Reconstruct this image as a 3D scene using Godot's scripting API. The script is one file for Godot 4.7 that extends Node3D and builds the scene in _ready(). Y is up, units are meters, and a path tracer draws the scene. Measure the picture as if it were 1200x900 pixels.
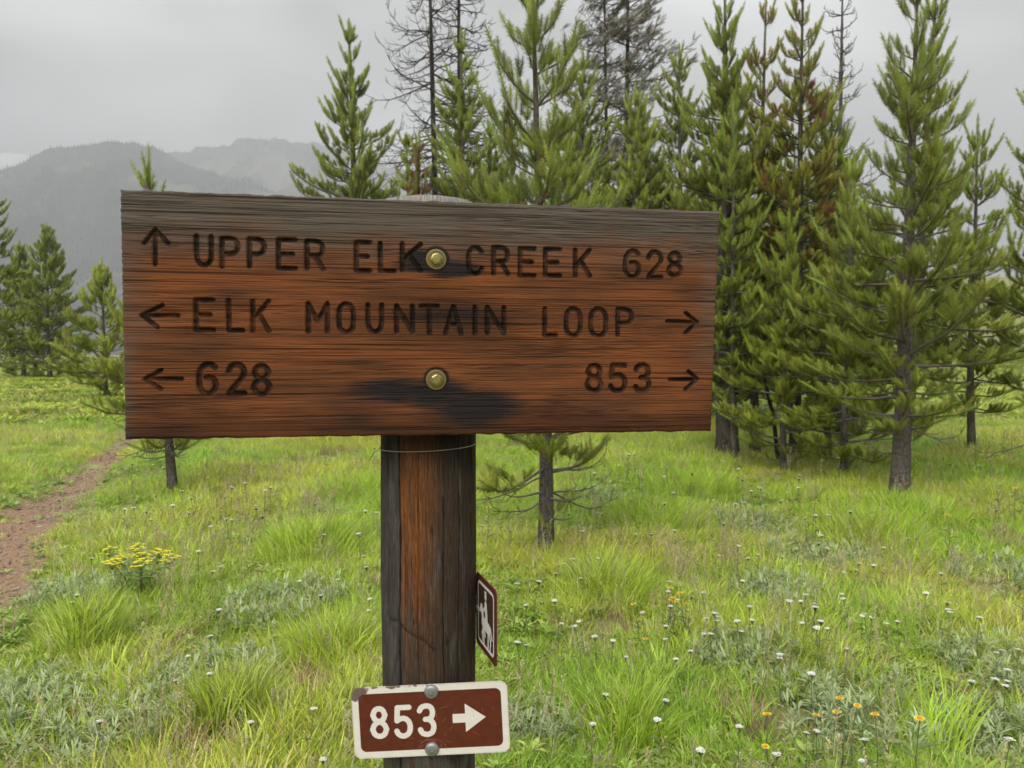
extends Node3D
# A routed wooden trail sign on a round post in a wet mountain meadow with lodgepole pines.

class Buf:
	var v := PackedVector3Array()
	var n := PackedVector3Array()
	var c := PackedColorArray()
	var uv := PackedVector2Array()
	var i := PackedInt32Array()

	func tri(a: Vector3, b: Vector3, d: Vector3, na: Vector3, nb: Vector3, nd: Vector3, col: Color) -> void:
		var k := v.size()
		v.push_back(a); v.push_back(b); v.push_back(d)
		n.push_back(na); n.push_back(nb); n.push_back(nd)
		c.push_back(col); c.push_back(col); c.push_back(col)
		i.push_back(k); i.push_back(k + 1); i.push_back(k + 2)

	# both faces of a thin piece, each with its own outward side, leaning to the sky
	func tri2(a: Vector3, b: Vector3, d: Vector3, col: Color) -> void:
		var gn := (d - a).cross(b - a).normalized()
		var o := gn * 0.0012
		var n1 := (gn + Vector3(0, 0.8, 0)).normalized()
		var n2 := (-gn + Vector3(0, 0.8, 0)).normalized()
		tri(a + o, b + o, d + o, n1, n1, n1, col)
		tri(a - o, d - o, b - o, n2, n2, n2, col)

	# a tube through points with radii; front faces clockwise
	func tube(pts: PackedVector3Array, rad: PackedFloat32Array, sides: int, col: Color, cap := false) -> void:
		var m := pts.size()
		var k0 := v.size()
		var side := Vector3.RIGHT
		for j in m:
			var d := (pts[mini(j + 1, m - 1)] - pts[maxi(j - 1, 0)]).normalized()
			if j == 0 and absf(d.dot(side)) > 0.9:
				side = Vector3.FORWARD
			side = (side - d * side.dot(d)).normalized()
			var up := d.cross(side)
			for s in sides:
				var a := TAU * s / sides
				var o := side * cos(a) + up * sin(a)
				v.push_back(pts[j] + o * rad[j])
				n.push_back(o)
				c.push_back(col)
		for j in m - 1:
			for s in sides:
				var a := k0 + j * sides + s
				var b := k0 + j * sides + (s + 1) % sides
				i.append_array([a, a + sides, b, b, a + sides, b + sides])
		if cap:
			for e in [0, m - 1]:
				var kc := v.size()
				var d := (pts[1] - pts[0]).normalized() * -1.0 if e == 0 else (pts[m - 1] - pts[m - 2]).normalized()
				v.push_back(pts[e]); n.push_back(d); c.push_back(col)
				for s in sides:
					v.push_back(v[k0 + e * sides + s]); n.push_back(d); c.push_back(col)
				for s in sides:
					if e == 0:
						i.append_array([kc, kc + 1 + s, kc + 1 + (s + 1) % sides])
					else:
						i.append_array([kc, kc + 1 + (s + 1) % sides, kc + 1 + s])

	func mesh() -> ArrayMesh:
		var a := []
		a.resize(Mesh.ARRAY_MAX)
		a[Mesh.ARRAY_VERTEX] = v
		a[Mesh.ARRAY_NORMAL] = n
		if c.size() == v.size():
			a[Mesh.ARRAY_COLOR] = c
		if uv.size() == v.size():
			a[Mesh.ARRAY_TEX_UV] = uv
		a[Mesh.ARRAY_INDEX] = i
		var m := ArrayMesh.new()
		m.add_surface_from_arrays(Mesh.PRIMITIVE_TRIANGLES, a)
		return m

# places of many copies of one mesh
class Many:
	var b := PackedFloat32Array()
	var count := 0

	func put(x: Vector3, y: Vector3, z: Vector3, o: Vector3, col: Color) -> void:
		b.append_array([x.x, y.x, z.x, o.x, x.y, y.y, z.y, o.y, x.z, y.z, z.z, o.z, col.r, col.g, col.b, 1.0])
		count += 1

	# a copy whose y axis runs along d, len long, rad wide
	func along(d: Vector3, o: Vector3, length: float, rad: float, roll: float, col: Color) -> void:
		var s := d.cross(Vector3(0.31, 0.17, 0.93)).normalized()
		var t := s.cross(d)
		var x := s * cos(roll) + t * sin(roll)
		var z := x.cross(d)
		put(x * rad, d * length, z * rad, o, col)

	func upright(o: Vector3, turn: float, w: float, h: float, lean: Vector2, col: Color) -> void:
		var cs := cos(turn)
		var sn := sin(turn)
		put(Vector3(cs * w, 0, -sn * w), Vector3(lean.x * h, h, lean.y * h), Vector3(sn * w, 0, cs * w), o, col)

	func node(m: Mesh, mat: Material) -> MultiMeshInstance3D:
		var mm := MultiMesh.new()
		mm.transform_format = MultiMesh.TRANSFORM_3D
		mm.use_colors = true
		mm.mesh = m
		mm.instance_count = count
		mm.buffer = b
		var o := MultiMeshInstance3D.new()
		o.multimesh = mm
		o.material_override = mat
		return o

const EYE := 1.5
var rng := RandomNumberGenerator.new()
var names := {}
var rough_noise := FastNoiseLite.new()
var fine_noise := FastNoiseLite.new()
var M := {}
var shoot_near: Mesh
var shoot_mid: Mesh
var shoot_far: Mesh
var shoot_thin: Mesh
const TRAIL := [Vector2(-2.7, -0.5), Vector2(-2.85, -2.2), Vector2(-3.2, -4.2), Vector2(-4.15, -6.5), Vector2(-4.55, -7.5), Vector2(-5.22, -9.3), Vector2(-5.75, -10.8), Vector2(-6.4, -12.5), Vector2(-7.2, -14.5), Vector2(-8.6, -18.0), Vector2(-9.6, -24.0)]

func numbered(called: String) -> String:
	var k: int = names.get(called, 0)
	names[called] = k + 1
	return called if k == 0 else "%s_%03d" % [called, k]

func thing(called: String, label: String, category: String, at: Vector3, group := "") -> Node3D:
	var o := Node3D.new()
	o.name = numbered(called)
	add_child(o)
	o.position = at
	tag(o, label, category, group)
	return o

func tag(o: Node, label: String, category: String, group := "") -> void:
	o.set_meta("label", label)
	if category:
		o.set_meta("category", category)
	if group:
		o.set_meta("group", group)

func part(called: String, m: Mesh, mat: Material, parent: Node3D, kind := "") -> MeshInstance3D:
	var o := MeshInstance3D.new()
	o.name = numbered(called) if parent == self else called
	o.mesh = m
	o.material_override = mat
	parent.add_child(o, true)
	if kind:
		o.set_meta("kind", kind)
	return o

func many(called: String, places: Many, m: Mesh, mat: Material, parent: Node3D) -> void:
	if places.count == 0:
		return
	var o := places.node(m, mat)
	o.name = numbered(called) if parent == self else called
	parent.add_child(o, true)
	o.set_meta("kind", "stuff")

func noise(s: int, freq := 1.0, octaves := 1) -> FastNoiseLite:
	var n := FastNoiseLite.new()
	n.seed = s
	n.noise_type = FastNoiseLite.TYPE_SIMPLEX_SMOOTH
	n.frequency = freq
	n.fractal_type = FastNoiseLite.FRACTAL_FBM if octaves > 1 else FastNoiseLite.FRACTAL_NONE
	n.fractal_octaves = octaves
	return n

func noise_tex(s: int, freq: float, octaves: int, lo: Color, hi: Color, normal := false, strength := 4.0, size := 512) -> NoiseTexture2D:
	var t := NoiseTexture2D.new()
	t.width = size
	t.height = size
	t.seamless = true
	t.noise = noise(s, freq, octaves)
	if normal:
		t.as_normal_map = true
		t.bump_strength = strength
	else:
		var g := Gradient.new()
		g.set_color(0, lo)
		g.set_color(1, hi)
		t.color_ramp = g
	return t

func lin(r: float, g: float, b: float) -> Color:
	return Color(r, g, b).linear_to_srgb()

func plain(r: float, g: float, b: float, roughness := 0.8, metallic := 0.0) -> StandardMaterial3D:
	var m := StandardMaterial3D.new()
	m.albedo_color = lin(r, g, b)
	m.roughness = roughness
	m.metallic = metallic
	return m

func leafy(through: float, roughness := 0.55) -> StandardMaterial3D:
	var m := StandardMaterial3D.new()
	m.vertex_color_use_as_albedo = true
	m.albedo_color = Color.WHITE
	m.roughness = roughness
	m.cull_mode = BaseMaterial3D.CULL_DISABLED
	m.backlight_enabled = true
	m.backlight = Color(through, through, through).linear_to_srgb()
	return m

# height of the ground
func ground_y(x: float, z: float) -> float:
	var d := sqrt(x * x + z * z)
	var h := 0.09 * rough_noise.get_noise_2d(x * 0.32, z * 0.32) + 0.035 * rough_noise.get_noise_2d(x * 1.3 + 40.0, z * 1.3)
	if d < 40.0:
		h -= 0.06 * (1.0 - smoothstep(0.0, 0.55, trail_distance(x, z)))
	if d > 60.0:
		h += 1.6 * rough_noise.get_noise_2d(x * 0.012, z * 0.012) * smoothstep(60.0, 250.0, d)
		var az := atan2(x, -z)
		var up := smoothstep(0.10, 0.42, az) * (1.0 - smoothstep(1.3, 1.8, az))
		h += up * (4.0 * smoothstep(60.0, 160.0, d) + 36.0 * smoothstep(140.0, 520.0, d) + 5.0 * rough_noise.get_noise_2d(x * 0.006, z * 0.006 + 9.0) * smoothstep(150.0, 400.0, d))
	return h

func trail_distance(x: float, z: float) -> float:
	var p := Vector2(x, z)
	var best := 1e9
	for k in TRAIL.size() - 1:
		var a: Vector2 = TRAIL[k]
		var ab: Vector2 = TRAIL[k + 1] - a
		var t := clampf((p - a).dot(ab) / ab.length_squared(), 0.0, 1.0)
		best = minf(best, p.distance_squared_to(a + ab * t))
	return sqrt(best)

func trail_half(z: float) -> float:
	return lerpf(0.44, 0.15, clampf((-z - 3.0) / 9.0, 0.0, 1.0))

#---------------------------------------------------------------- _ready
func _ready() -> void:
	rng.seed = 7
	rough_noise = noise(11, 1.0, 2)
	fine_noise = noise(23, 1.0, 1)
	camera_and_light()
	materials()
	build_ground()
	build_mountains()
	build_trail_sign()
	shoots()
	build_trees()
	build_meadow()
	build_flowers()

func camera_and_light() -> void:
	var cam := Camera3D.new()
	cam.name = "camera"
	add_child(cam)
	cam.position = Vector3(0, EYE, 0)
	cam.rotation.x = -atan(35.0 / 902.0)
	cam.fov = 53.03
	var lens := CameraAttributesPhysical.new()
	lens.frustum_focal_length = 24.055
	lens.frustum_focus_distance = 1.31
	lens.frustum_near = 0.05
	lens.frustum_far = 20000.0
	lens.exposure_aperture = 10.5
	cam.attributes = lens
	cam.near = 0.05
	cam.far = 20000.0
	var env := Environment.new()
	env.background_mode = Environment.BG_SKY
	env.tonemap_mode = Environment.TONE_MAPPER_LINEAR
	env.tonemap_exposure = 3.65
	env.sdfgi_enabled = true
	env.ssao_enabled = true
	env.ssil_enabled = true
	env.fog_enabled = true
	env.fog_density = 0.00034
	env.fog_light_color = Color(0.97, 0.985, 1.0)
	var sky := Sky.new()
	var pm := PanoramaSkyMaterial.new()
	pm.panorama = sky_picture()
	sky.sky_material = pm
	env.sky = sky
	var we := WorldEnvironment.new()
	we.name = "world_environment"
	we.environment = env
	add_child(we)
	var sun := DirectionalLight3D.new()
	sun.name = "sun"
	sun.light_energy = 0.5
	sun.light_color = Color(1.0, 0.985, 0.95)
	sun.light_angular_distance = 45.0
	sun.shadow_enabled = true
	add_child(sun)
	sun.look_at_from_position(Vector3(-3.5, 7.5, 8.5), Vector3.ZERO)

# an overcast, raining sky: about three times as bright overhead as at the horizon, with soft cloud banks
func sky_picture() -> ImageTexture:
	var w := 640
	var h := 320
	var big := noise(5, 1.0, 4)
	var soft := noise(8, 1.0, 3)
	var data := PackedFloat32Array()
	data.resize(w * h * 3)
	for j in h:
		var el := (0.5 - (j + 0.5) / h) * PI
		for i in w:
			var az := ((i + 0.5) / w) * TAU
			var d := Vector3(cos(el) * sin(az), sin(el), -cos(el) * cos(az))
			var s := maxf(sin(el), 0.0)
			var base := 0.175 + 0.11 * s + 0.50 * s * s
			# cloud sheet seen in perspective
			var q := Vector3(d.x, 0, d.z) / (absf(d.y) + 0.35)
			var n := big.get_noise_3d(q.x * 1.7, d.y * 6.0, q.z * 1.7 + 3.0)
			var m := soft.get_noise_3d(q.x * 2.6 + 7.0, d.y * 7.0, q.z * 2.6)
			var k := 1.0 + 0.75 * n + 0.25 * m
			var val := base * k
			var o := (j * w + i) * 3
			data[o] = val * 0.995
			data[o + 1] = val
			data[o + 2] = val * 1.005
	var im := Image.create_from_data(w, h, false, Image.FORMAT_RGBF, data.to_byte_array())
	return ImageTexture.create_from_image(im)

func materials() -> void:
	M.ground = StandardMaterial3D.new()
	M.ground.albedo_texture = noise_tex(3, 0.02, 5, lin(0.13, 0.115, 0.045), lin(0.31, 0.33, 0.10))
	M.ground.uv1_triplanar = true
	M.ground.uv1_world_triplanar = true
	M.ground.uv1_scale = Vector3(0.45, 0.45, 0.45)
	M.ground.roughness = 0.95
	M.trail = StandardMaterial3D.new()
	M.trail.albedo_texture = noise_tex(31, 0.03, 5, lin(0.16, 0.092, 0.052), lin(0.44, 0.292, 0.18))
	M.trail.normal_enabled = true
	M.trail.normal_texture = noise_tex(32, 0.06, 4, Color.BLACK, Color.WHITE, true, 8.0)
	M.trail.uv1_triplanar = true
	M.trail.uv1_world_triplanar = true
	M.trail.uv1_scale = Vector3(1.3, 1.3, 1.3)
	M.trail.roughness = 0.9
	M.needles = leafy(0.25, 0.45)
	M.grass = leafy(0.35, 0.4)
	M.petal = leafy(0.3, 0.7)
	M.bark = StandardMaterial3D.new()
	M.bark.vertex_color_use_as_albedo = true
	M.bark.albedo_texture = noise_tex(41, 0.025, 5, Color(0.5, 0.48, 0.46), Color(1.0, 1.0, 1.0))
	M.bark.normal_enabled = true
	M.bark.normal_texture = noise_tex(42, 0.04, 5, Color.BLACK, Color.WHITE, true, 10.0)
	M.bark.uv1_triplanar = true
	M.bark.uv1_scale = Vector3(3.2, 1.1, 3.2)
	M.bark.roughness = 0.92
	M.twig = StandardMaterial3D.new()
	M.twig.vertex_color_use_as_albedo = true
	M.twig.roughness = 0.9
	M.mountain = StandardMaterial3D.new()
	M.mountain.vertex_color_use_as_albedo = true
	M.mountain.roughness = 0.95
	M.stone = StandardMaterial3D.new()
	M.stone.vertex_color_use_as_albedo = true
	M.stone.roughness = 0.85

#---------------------------------------------------------------- setting
func build_ground() -> void:
	var radii := PackedFloat32Array()
	var r := 0.0
	while r < 7400.0:
		radii.push_back(r)
		r += maxf(0.22, r * 0.045)
	var na := 220
	var g := Buf.new()
	for j in radii.size():
		for a in na:
			var t := TAU * a / na
			var x := radii[j] * sin(t)
			var z := -radii[j] * cos(t)
			var y := ground_y(x, z)
			var e := maxf(0.08, radii[j] * 0.02)
			g.v.push_back(Vector3(x, y, z))
			g.n.push_back(Vector3(y - ground_y(x + e, z), e, y - ground_y(x, z + e)).normalized())
	for j in radii.size() - 1:
		for a in na:
			var p := j * na + a
			var q := j * na + (a + 1) % na
			g.i.append_array([p, p + na, q, q, p + na, q + na])
	part("ground", g.mesh(), M.ground, self, "structure")
	# the trail: a strip of bare reddish soil worn into the meadow
	var t := Buf.new()
	var line := Curve3D.new()
	for p in TRAIL:
		line.add_point(Vector3(p.x, 0, p.y))
	var n := 180
	var across := 13
	var edge := noise(61, 1.0, 2)
	for k in n:
		var s := line.get_baked_length() * k / (n - 1)
		var p := line.sample_baked(s, true)
		var d := (line.sample_baked(minf(s + 0.3, line.get_baked_length()), true) - line.sample_baked(maxf(s - 0.3, 0.0), true)).normalized()
		var side := Vector3(-d.z, 0, d.x)
		for c in across:
			var u := -1.0 + 2.0 * c / (across - 1)
			var half := trail_half(p.z) * (1.12 + 0.25 * edge.get_noise_2d(s * 1.7, signf(u) * 9.0))
			var q := p + side * u * half
			q.y = ground_y(q.x, q.z) + 0.006 + 0.012 * edge.get_noise_2d(q.x * 5.0, q.z * 5.0) * (1.0 - u * u) + 0.01
			t.v.push_back(q)
			t.n.push_back(Vector3.UP)
	for k in n - 1:
		for c in across - 1:
			var a := k * across + c
			t.i.append_array([a, a + across, a + 1, a + 1, a + across, a + across + 1])
	part("trail", t.mesh(), M.trail, self, "structure")
	# loose gravel on the trail
	var pebble := Buf.new()
	var ico := SphereMesh.new()
	ico.radius = 0.5
	ico.height = 0.7
	ico.radial_segments = 7
	ico.rings = 4
	var arr := ico.get_mesh_arrays()
	var vv: PackedVector3Array = arr[Mesh.ARRAY_VERTEX]
	for k in vv.size():
		vv[k] *= 1.0 + 0.35 * fine_noise.get_noise_3dv(vv[k].snapped(Vector3.ONE * 0.01) * 2.5)
	arr[Mesh.ARRAY_VERTEX] = vv
	var pm := ArrayMesh.new()
	pm.add_surface_from_arrays(Mesh.PRIMITIVE_TRIANGLES, arr)
	var gravel := Many.new()
	for k in 5200:
		var s := line.get_baked_length() * pow(rng.randf(), 1.2) * 0.85
		var p := line.sample_baked(s, true)
		var q := p + Vector3(rng.randfn(0, 0.45), 0, rng.randfn(0, 0.45)) * trail_half(p.z) * 1.3
		q.y = ground_y(q.x, q.z) + 0.018
		var size := 0.007 + 0.045 * pow(rng.randf(), 5.0)
		var tone := rng.randf_range(0.5, 1.25)
		gravel.put(Vector3(size * rng.randf_range(0.8, 1.4), 0, 0).rotated(Vector3.UP, rng.randf() * TAU), Vector3(0, size * 0.7, 0), Vector3(0, 0, size).rotated(Vector3.UP, rng.randf() * 0.5), q, Color(0.30 * tone, 0.215 * tone, 0.165 * tone))
	many("gravel", gravel, pm, M.stone, self)

func build_mountains() -> void:
	# each ridge: distance, skyline as (column, row) of the view turned into metres, depth of the slope, colours
	ridge("mountain", 3300.0, [[-260, 262], [-120, 236], [-40, 213], [0, 197], [30, 184], [60, 175], [95, 168], [125, 163], [152, 162], [172, 169], [195, 177], [225, 188], [262, 200], [310, 214], [370, 236], [450, 275], [560, 330], [640, 380]], 1750.0, Color(0.028, 0.036, 0.022), Color(0.09, 0.095, 0.06), 0.30, true)
	ridge("mountain", 4500.0, [[-60, 260], [80, 220], [170, 186], [205, 178], [235, 173], [268, 167], [300, 162], [332, 160], [356, 163], [400, 172], [450, 188], [520, 214], [620, 262], [720, 320], [800, 380]], 1900.0, Color(0.04, 0.046, 0.032), Color(0.12, 0.115, 0.085), 0.6, true)
	ridge("mountain", 6800.0, [[-300, 230], [-160, 200], [-60, 186], [0, 182], [22, 179], [45, 183], [70, 196], [110, 226], [200, 280], [330, 350]], 2400.0, Color(0.09, 0.09, 0.09), Color(0.7, 0.7, 0.72), 1.5, false)

func ridge(called: String, dist: float, sky_line: Array, run: float, dark: Color, pale: Color, bare: float, wooded: bool) -> void:
	var g := Buf.new()
	var spur := noise(71 + int(dist), 1.0, 4)
	var patch := noise(77 + int(dist), 1.0, 3)
	var x0: float = (sky_line[0][0] - 600.0) / 902.0 * dist
	var x1: float = (sky_line[sky_line.size() - 1][0] - 600.0) / 902.0 * dist
	var nx := 230
	var nz := 90
	var heights := PackedFloat32Array()
	for j in nz:
		var f := -0.25 + 1.25 * j / (nz - 1)      # 0 on the crest, 1 at the foot towards the meadow, below 0 behind
		for i in nx:
			var x := lerpf(x0, x1, float(i) / (nx - 1))
			var col := x / dist * 902.0 + 600.0
			var row := 415.0
			for k in sky_line.size() - 1:
				if col >= sky_line[k][0] and col <= sky_line[k + 1][0]:
					var t: float = (col - sky_line[k][0]) / float(sky_line[k + 1][0] - sky_line[k][0])
					row = lerpf(sky_line[k][1], sky_line[k + 1][1], t)
			var top := (415.0 - row) / 902.0 * dist - 10.0
			var n1 := spur.get_noise_2d(x * 0.0021, f * 1.3)
			var n2 := spur.get_noise_2d(x * 0.008 + 50.0, f * 5.0)
			var fall := pow(1.0 - absf(f), 1.25) if f > 0.0 else 1.0 + f * 2.0
			var y := top * (fall + 0.34 * n1 * sin(PI * clampf(f, 0.0, 1.0)) + 0.05 * n2 * clampf(f * 6.0, 0.0, 1.0) * (1.0 - clampf(f, 0.0, 1.0))) + 9.0 * spur.get_noise_1d(x * 0.02) + 34.0 * spur.get_noise_1d(x * 0.005 + 300.0)
			heights.push_back(y)
			g.v.push_back(Vector3(x, y - 8.0, -dist + f * run))
	for j in nz:
		for i in nx:
			var a := g.v[j * nx + maxi(i - 1, 0)]
			var b := g.v[j * nx + mini(i + 1, nx - 1)]
			var c := g.v[maxi(j - 1, 0) * nx + i]
			var d := g.v[mini(j + 1, nz - 1) * nx + i]
			var nn := (d - c).cross(b - a).normalized()
			g.n.push_back(nn)
			var p := g.v[j * nx + i]
			var open := smoothstep(0.32 - 0.3 * bare, 0.62 - 0.3 * bare, patch.get_noise_2d(p.x * 0.0022, p.z * 0.0018) + 0.25 * patch.get_noise_2d(p.x * 0.011, p.z * 0.009))
			g.c.push_back(dark.lerp(pale, open))
	for j in nz - 1:
		for i in nx - 1:
			var a := j * nx + i
			g.i.append_array([a, a + 1, a + nx, a + 1, a + nx + 1, a + nx])
	part(called, g.mesh(), M.mountain, self, "structure")
	if not wooded:
		return
	# the forest that covers it: each tree a small cone
	var cone := Buf.new()
	cone.tube(PackedVector3Array([Vector3.ZERO, Vector3(0, 0.3, 0), Vector3(0, 1, 0)]), PackedFloat32Array([0.12, 0.2, 0.0]), 5, Color.WHITE)
	var forest := Many.new()
	for k in 15000:
		var i := rng.randi_range(0, nx - 2)
		var j := 14 + int(pow(rng.randf(), 1.6) * (nz - 18))
		var p := g.v[j * nx + i].lerp(g.v[(j + 1) * nx + i + 1], rng.randf())
		var shade := g.c[j * nx + i].r
		if shade > dark.r * 2.0 and rng.randf() < 0.85:
			continue
		var hh := rng.randf_range(9.0, 19.0)
		var tone := rng.randf_range(0.7, 1.3)
		forest.upright(p - Vector3(0, 1, 0), rng.randf() * TAU, hh * 0.9, hh, Vector2.ZERO, Color(0.03 * tone, 0.04 * tone, 0.024 * tone))
	many("mountain_forest", forest, cone.mesh(), M.twig, self)

#---------------------------------------------------------------- the trail sign
const GLYPHS := {
	"U": [[0, 0, 0, 0.68, 0.1, 0.88, 0.32, 1, 0.68, 1, 0.9, 0.88, 1, 0.68, 1, 0]],
	"P": [[0, 1, 0, 0, 0.62, 0, 0.9, 0.09, 1, 0.27, 0.9, 0.46, 0.62, 0.55, 0, 0.55]],
	"E": [[1, 0, 0, 0, 0, 1, 1, 1], [0, 0.5, 0.82, 0.5]],
	"R": [[0, 1, 0, 0, 0.62, 0, 0.9, 0.09, 1, 0.27, 0.9, 0.46, 0.62, 0.53, 0, 0.53], [0.5, 0.53, 1, 1]],
	"L": [[0, 0, 0, 1, 1, 1]],
	"K": [[0, 0, 0, 1], [1, 0, 0.05, 0.6], [0.38, 0.4, 1, 1]],
	"C": [[1, 0.2, 0.85, 0.06, 0.6, 0, 0.38, 0, 0.12, 0.1, 0, 0.3, 0, 0.7, 0.12, 0.9, 0.38, 1, 0.6, 1, 0.85, 0.94, 1, 0.8]],
	"G": [[0.95, 0.12, 0.75, 0.01, 0.45, 0, 0.15, 0.12, 0, 0.36, 0, 0.72, 0.14, 0.91, 0.4, 1, 0.65, 1, 0.88, 0.9, 1, 0.72, 0.93, 0.52, 0.75, 0.46, 0.42, 0.46]],
	"2": [[0, 0.25, 0.1, 0.08, 0.35, 0, 0.65, 0, 0.9, 0.09, 1, 0.27, 0.9, 0.45, 0.1, 0.9, 0, 1, 1, 1]],
	"8": [[0.5, 0.47, 0.2, 0.41, 0.07, 0.24, 0.2, 0.06, 0.5, 0, 0.8, 0.06, 0.93, 0.24, 0.8, 0.41, 0.5, 0.47, 0.14, 0.56, 0, 0.74, 0.14, 0.93, 0.5, 1, 0.86, 0.93, 1, 0.74, 0.86, 0.56, 0.5, 0.47]],
	"M": [[0, 1, 0, 0, 0.5, 0.62, 1, 0, 1, 1]],
	"O": [[0.35, 0, 0.65, 0, 0.9, 0.1, 1, 0.3, 1, 0.7, 0.9, 0.9, 0.65, 1, 0.35, 1, 0.1, 0.9, 0, 0.7, 0, 0.3, 0.1, 0.1, 0.35, 0]],
	"N": [[0, 1, 0, 0, 1, 1, 1, 0]],
	"T": [[0, 0, 1, 0], [0.5, 0, 0.5, 1]],
	"A": [[0, 1, 0.5, 0, 1, 1], [0.2, 0.66, 0.8, 0.66]],
	"I": [[0.5, 0, 0.5, 1]],
	"5": [[0.95, 0, 0.12, 0, 0.05, 0.46, 0.3, 0.38, 0.65, 0.38, 0.92, 0.5, 1, 0.7, 0.9, 0.9, 0.62, 1, 0.32, 1, 0.08, 0.92, 0, 0.82]],
	"3": [[0, 0.16, 0.14, 0.04, 0.4, 0, 0.65, 0, 0.88, 0.08, 0.95, 0.25, 0.85, 0.41, 0.6, 0.47, 0.4, 0.47], [0.6, 0.47, 0.9, 0.56, 1, 0.74, 0.88, 0.93, 0.6, 1, 0.38, 1, 0.12, 0.95, 0, 0.83]],
}
# letter, left, right, foot and head in millimetres from the board's middle
const LETTERS := [
	["U", -388, -359, 78, 129], ["P", -349, -318, 76, 127], ["P", -307, -277, 77, 127], ["E", -262, -229, 75, 127], ["R", -217, -185, 75, 126], ["E", -138, -110, 74, 126], ["L", -99, -70, 74, 125], ["K", -63, -26, 75, 125], ["C", 48, 77, 72, 122], ["R", 91, 122, 72, 123], ["E", 137, 168, 70, 122], ["E", 181, 213, 71, 122], ["K", 234, 266, 72, 122], ["G", 324, 356, 71, 123], ["2", 367, 397, 71, 122], ["8", 404, 434, 74, 121],
	["E", -390, -358, -26, 28], ["L", -340, -313, -26, 28], ["K", -303, -272, -27, 27], ["M", -216, -179, -28, 24], ["O", -167, -137, -28, 24], ["U", -120, -91, -27, 23], ["N", -73, -40, -28, 22], ["T", -32, 2, -30, 22], ["A", 9, 42, -30, 22], ["I", 57, 67, -30, 21], ["N", 80, 115, -29, 21], ["L", 180, 206, -32, 20], ["O", 218, 250, -32, 20], ["O", 262, 296, -32, 20], ["P", 311, 344, -30, 20],
	["G", -387, -355, -128, -74], ["2", -341, -311, -128, -75], ["8", -303, -272, -130, -77], ["8", 256, 288, -129, -78], ["5", 299, 332, -129, -78], ["3", 345, 376, -130, -78]]
const ARROWS := [[-463, 113, -446, 135, -427, 114], [-446, 133, -447, 80], [-437, 16, -468, 0, -445, -19], [-468, 0, -414, 0], [440, 12, 462, -5, 440, -23], [406, -3, 462, -5], [-441, -87, -465, -101, -442, -117], [-465, -101, -410, -101], [446, -92, 463, -106, 441, -124], [412, -107, 463, -106]]
const BW := 1400
const BH := 560
const B_LEFT := -502.0
const B_TOP := 200.5
const B_STEP := 0.7215

var groove := PackedFloat32Array()
var grain_warp: FastNoiseLite
var grain_line: FastNoiseLite

func stamp(a: Vector2, b: Vector2, r: float) -> void:
	var i0 := clampi(int((minf(a.x, b.x) - r - B_LEFT) / B_STEP), 0, BW - 1)
	var i1 := clampi(int((maxf(a.x, b.x) + r - B_LEFT) / B_STEP) + 1, 0, BW - 1)
	var j0 := clampi(int((B_TOP - maxf(a.y, b.y) - r) / B_STEP), 0, BH - 1)
	var j1 := clampi(int((B_TOP - minf(a.y, b.y) + r) / B_STEP) + 1, 0, BH - 1)
	var ab := b - a
	var l2 := maxf(ab.length_squared(), 0.001)
	for j in range(j0, j1 + 1):
		for i in range(i0, i1 + 1):
			var p := Vector2(B_LEFT + i * B_STEP, B_TOP - j * B_STEP)
			var t := clampf((p - a).dot(ab) / l2, 0.0, 1.0)
			var d := p.distance_to(a + ab * t) * (1.0 + 0.16 * fine_noise.get_noise_2d(p.x * 0.45, p.y * 0.6))
			if d < r:
				var q := d / r
				var k := j * BW + i
				groove[k] = maxf(groove[k], 1.0 - q * q)

func stroke(pts: Array, x0: float, x1: float, y0: float, y1: float, r: float) -> void:
	for k in range(0, pts.size() - 2, 2):
		stamp(Vector2(lerpf(x0, x1, pts[k]), lerpf(y1, y0, pts[k + 1])), Vector2(lerpf(x0, x1, pts[k + 2]), lerpf(y1, y0, pts[k + 3])), r)

func smooth_glyph(pts: Array) -> Array:
	# round the corners of the bowls: one pass of corner cutting where the turn is gentle
	var out: Array = [pts[0], pts[1]]
	for k in range(2, pts.size() - 2, 2):
		var a := Vector2(pts[k - 2], pts[k - 1])
		var b := Vector2(pts[k], pts[k + 1])
		var c := Vector2(pts[k + 2], pts[k + 3])
		if absf((b - a).angle_to(c - b)) < 1.15:
			var p := b.lerp(a, 0.25)
			var q := b.lerp(c, 0.25)
			out.append_array([p.x, p.y, q.x, q.y])
		else:
			out.append_array([b.x, b.y])
	out.append_array([pts[pts.size() - 2], pts[pts.size() - 1]])
	return out

# 0..1: the raised and sunken lines of the weathered grain
func grain(u: float, v: float) -> float:
	var w := v + 6.0 * grain_warp.get_noise_2d(u * 0.0009, v * 0.005)
	var line := smoothstep(0.02, 0.20 + 0.10 * grain_warp.get_noise_2d(u * 0.003, v * 0.3), absf(grain_line.get_noise_2d(u * 0.00045, w * 0.25)))
	var weak := clampf(0.75 + 0.9 * grain_warp.get_noise_2d(u * 0.0025 + 70.0, v * 0.12), 0.25, 1.0)
	return 1.0 - (1.0 - line) * weak

func lens_stain(u: float, v: float, cu: float, cv: float, ru: float, rv: float) -> float:
	var x := (u - cu) / ru
	var y := (v - cv) / rv
	return clampf(1.25 - sqrt(x * x + y * y), 0.0, 1.0)

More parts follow.
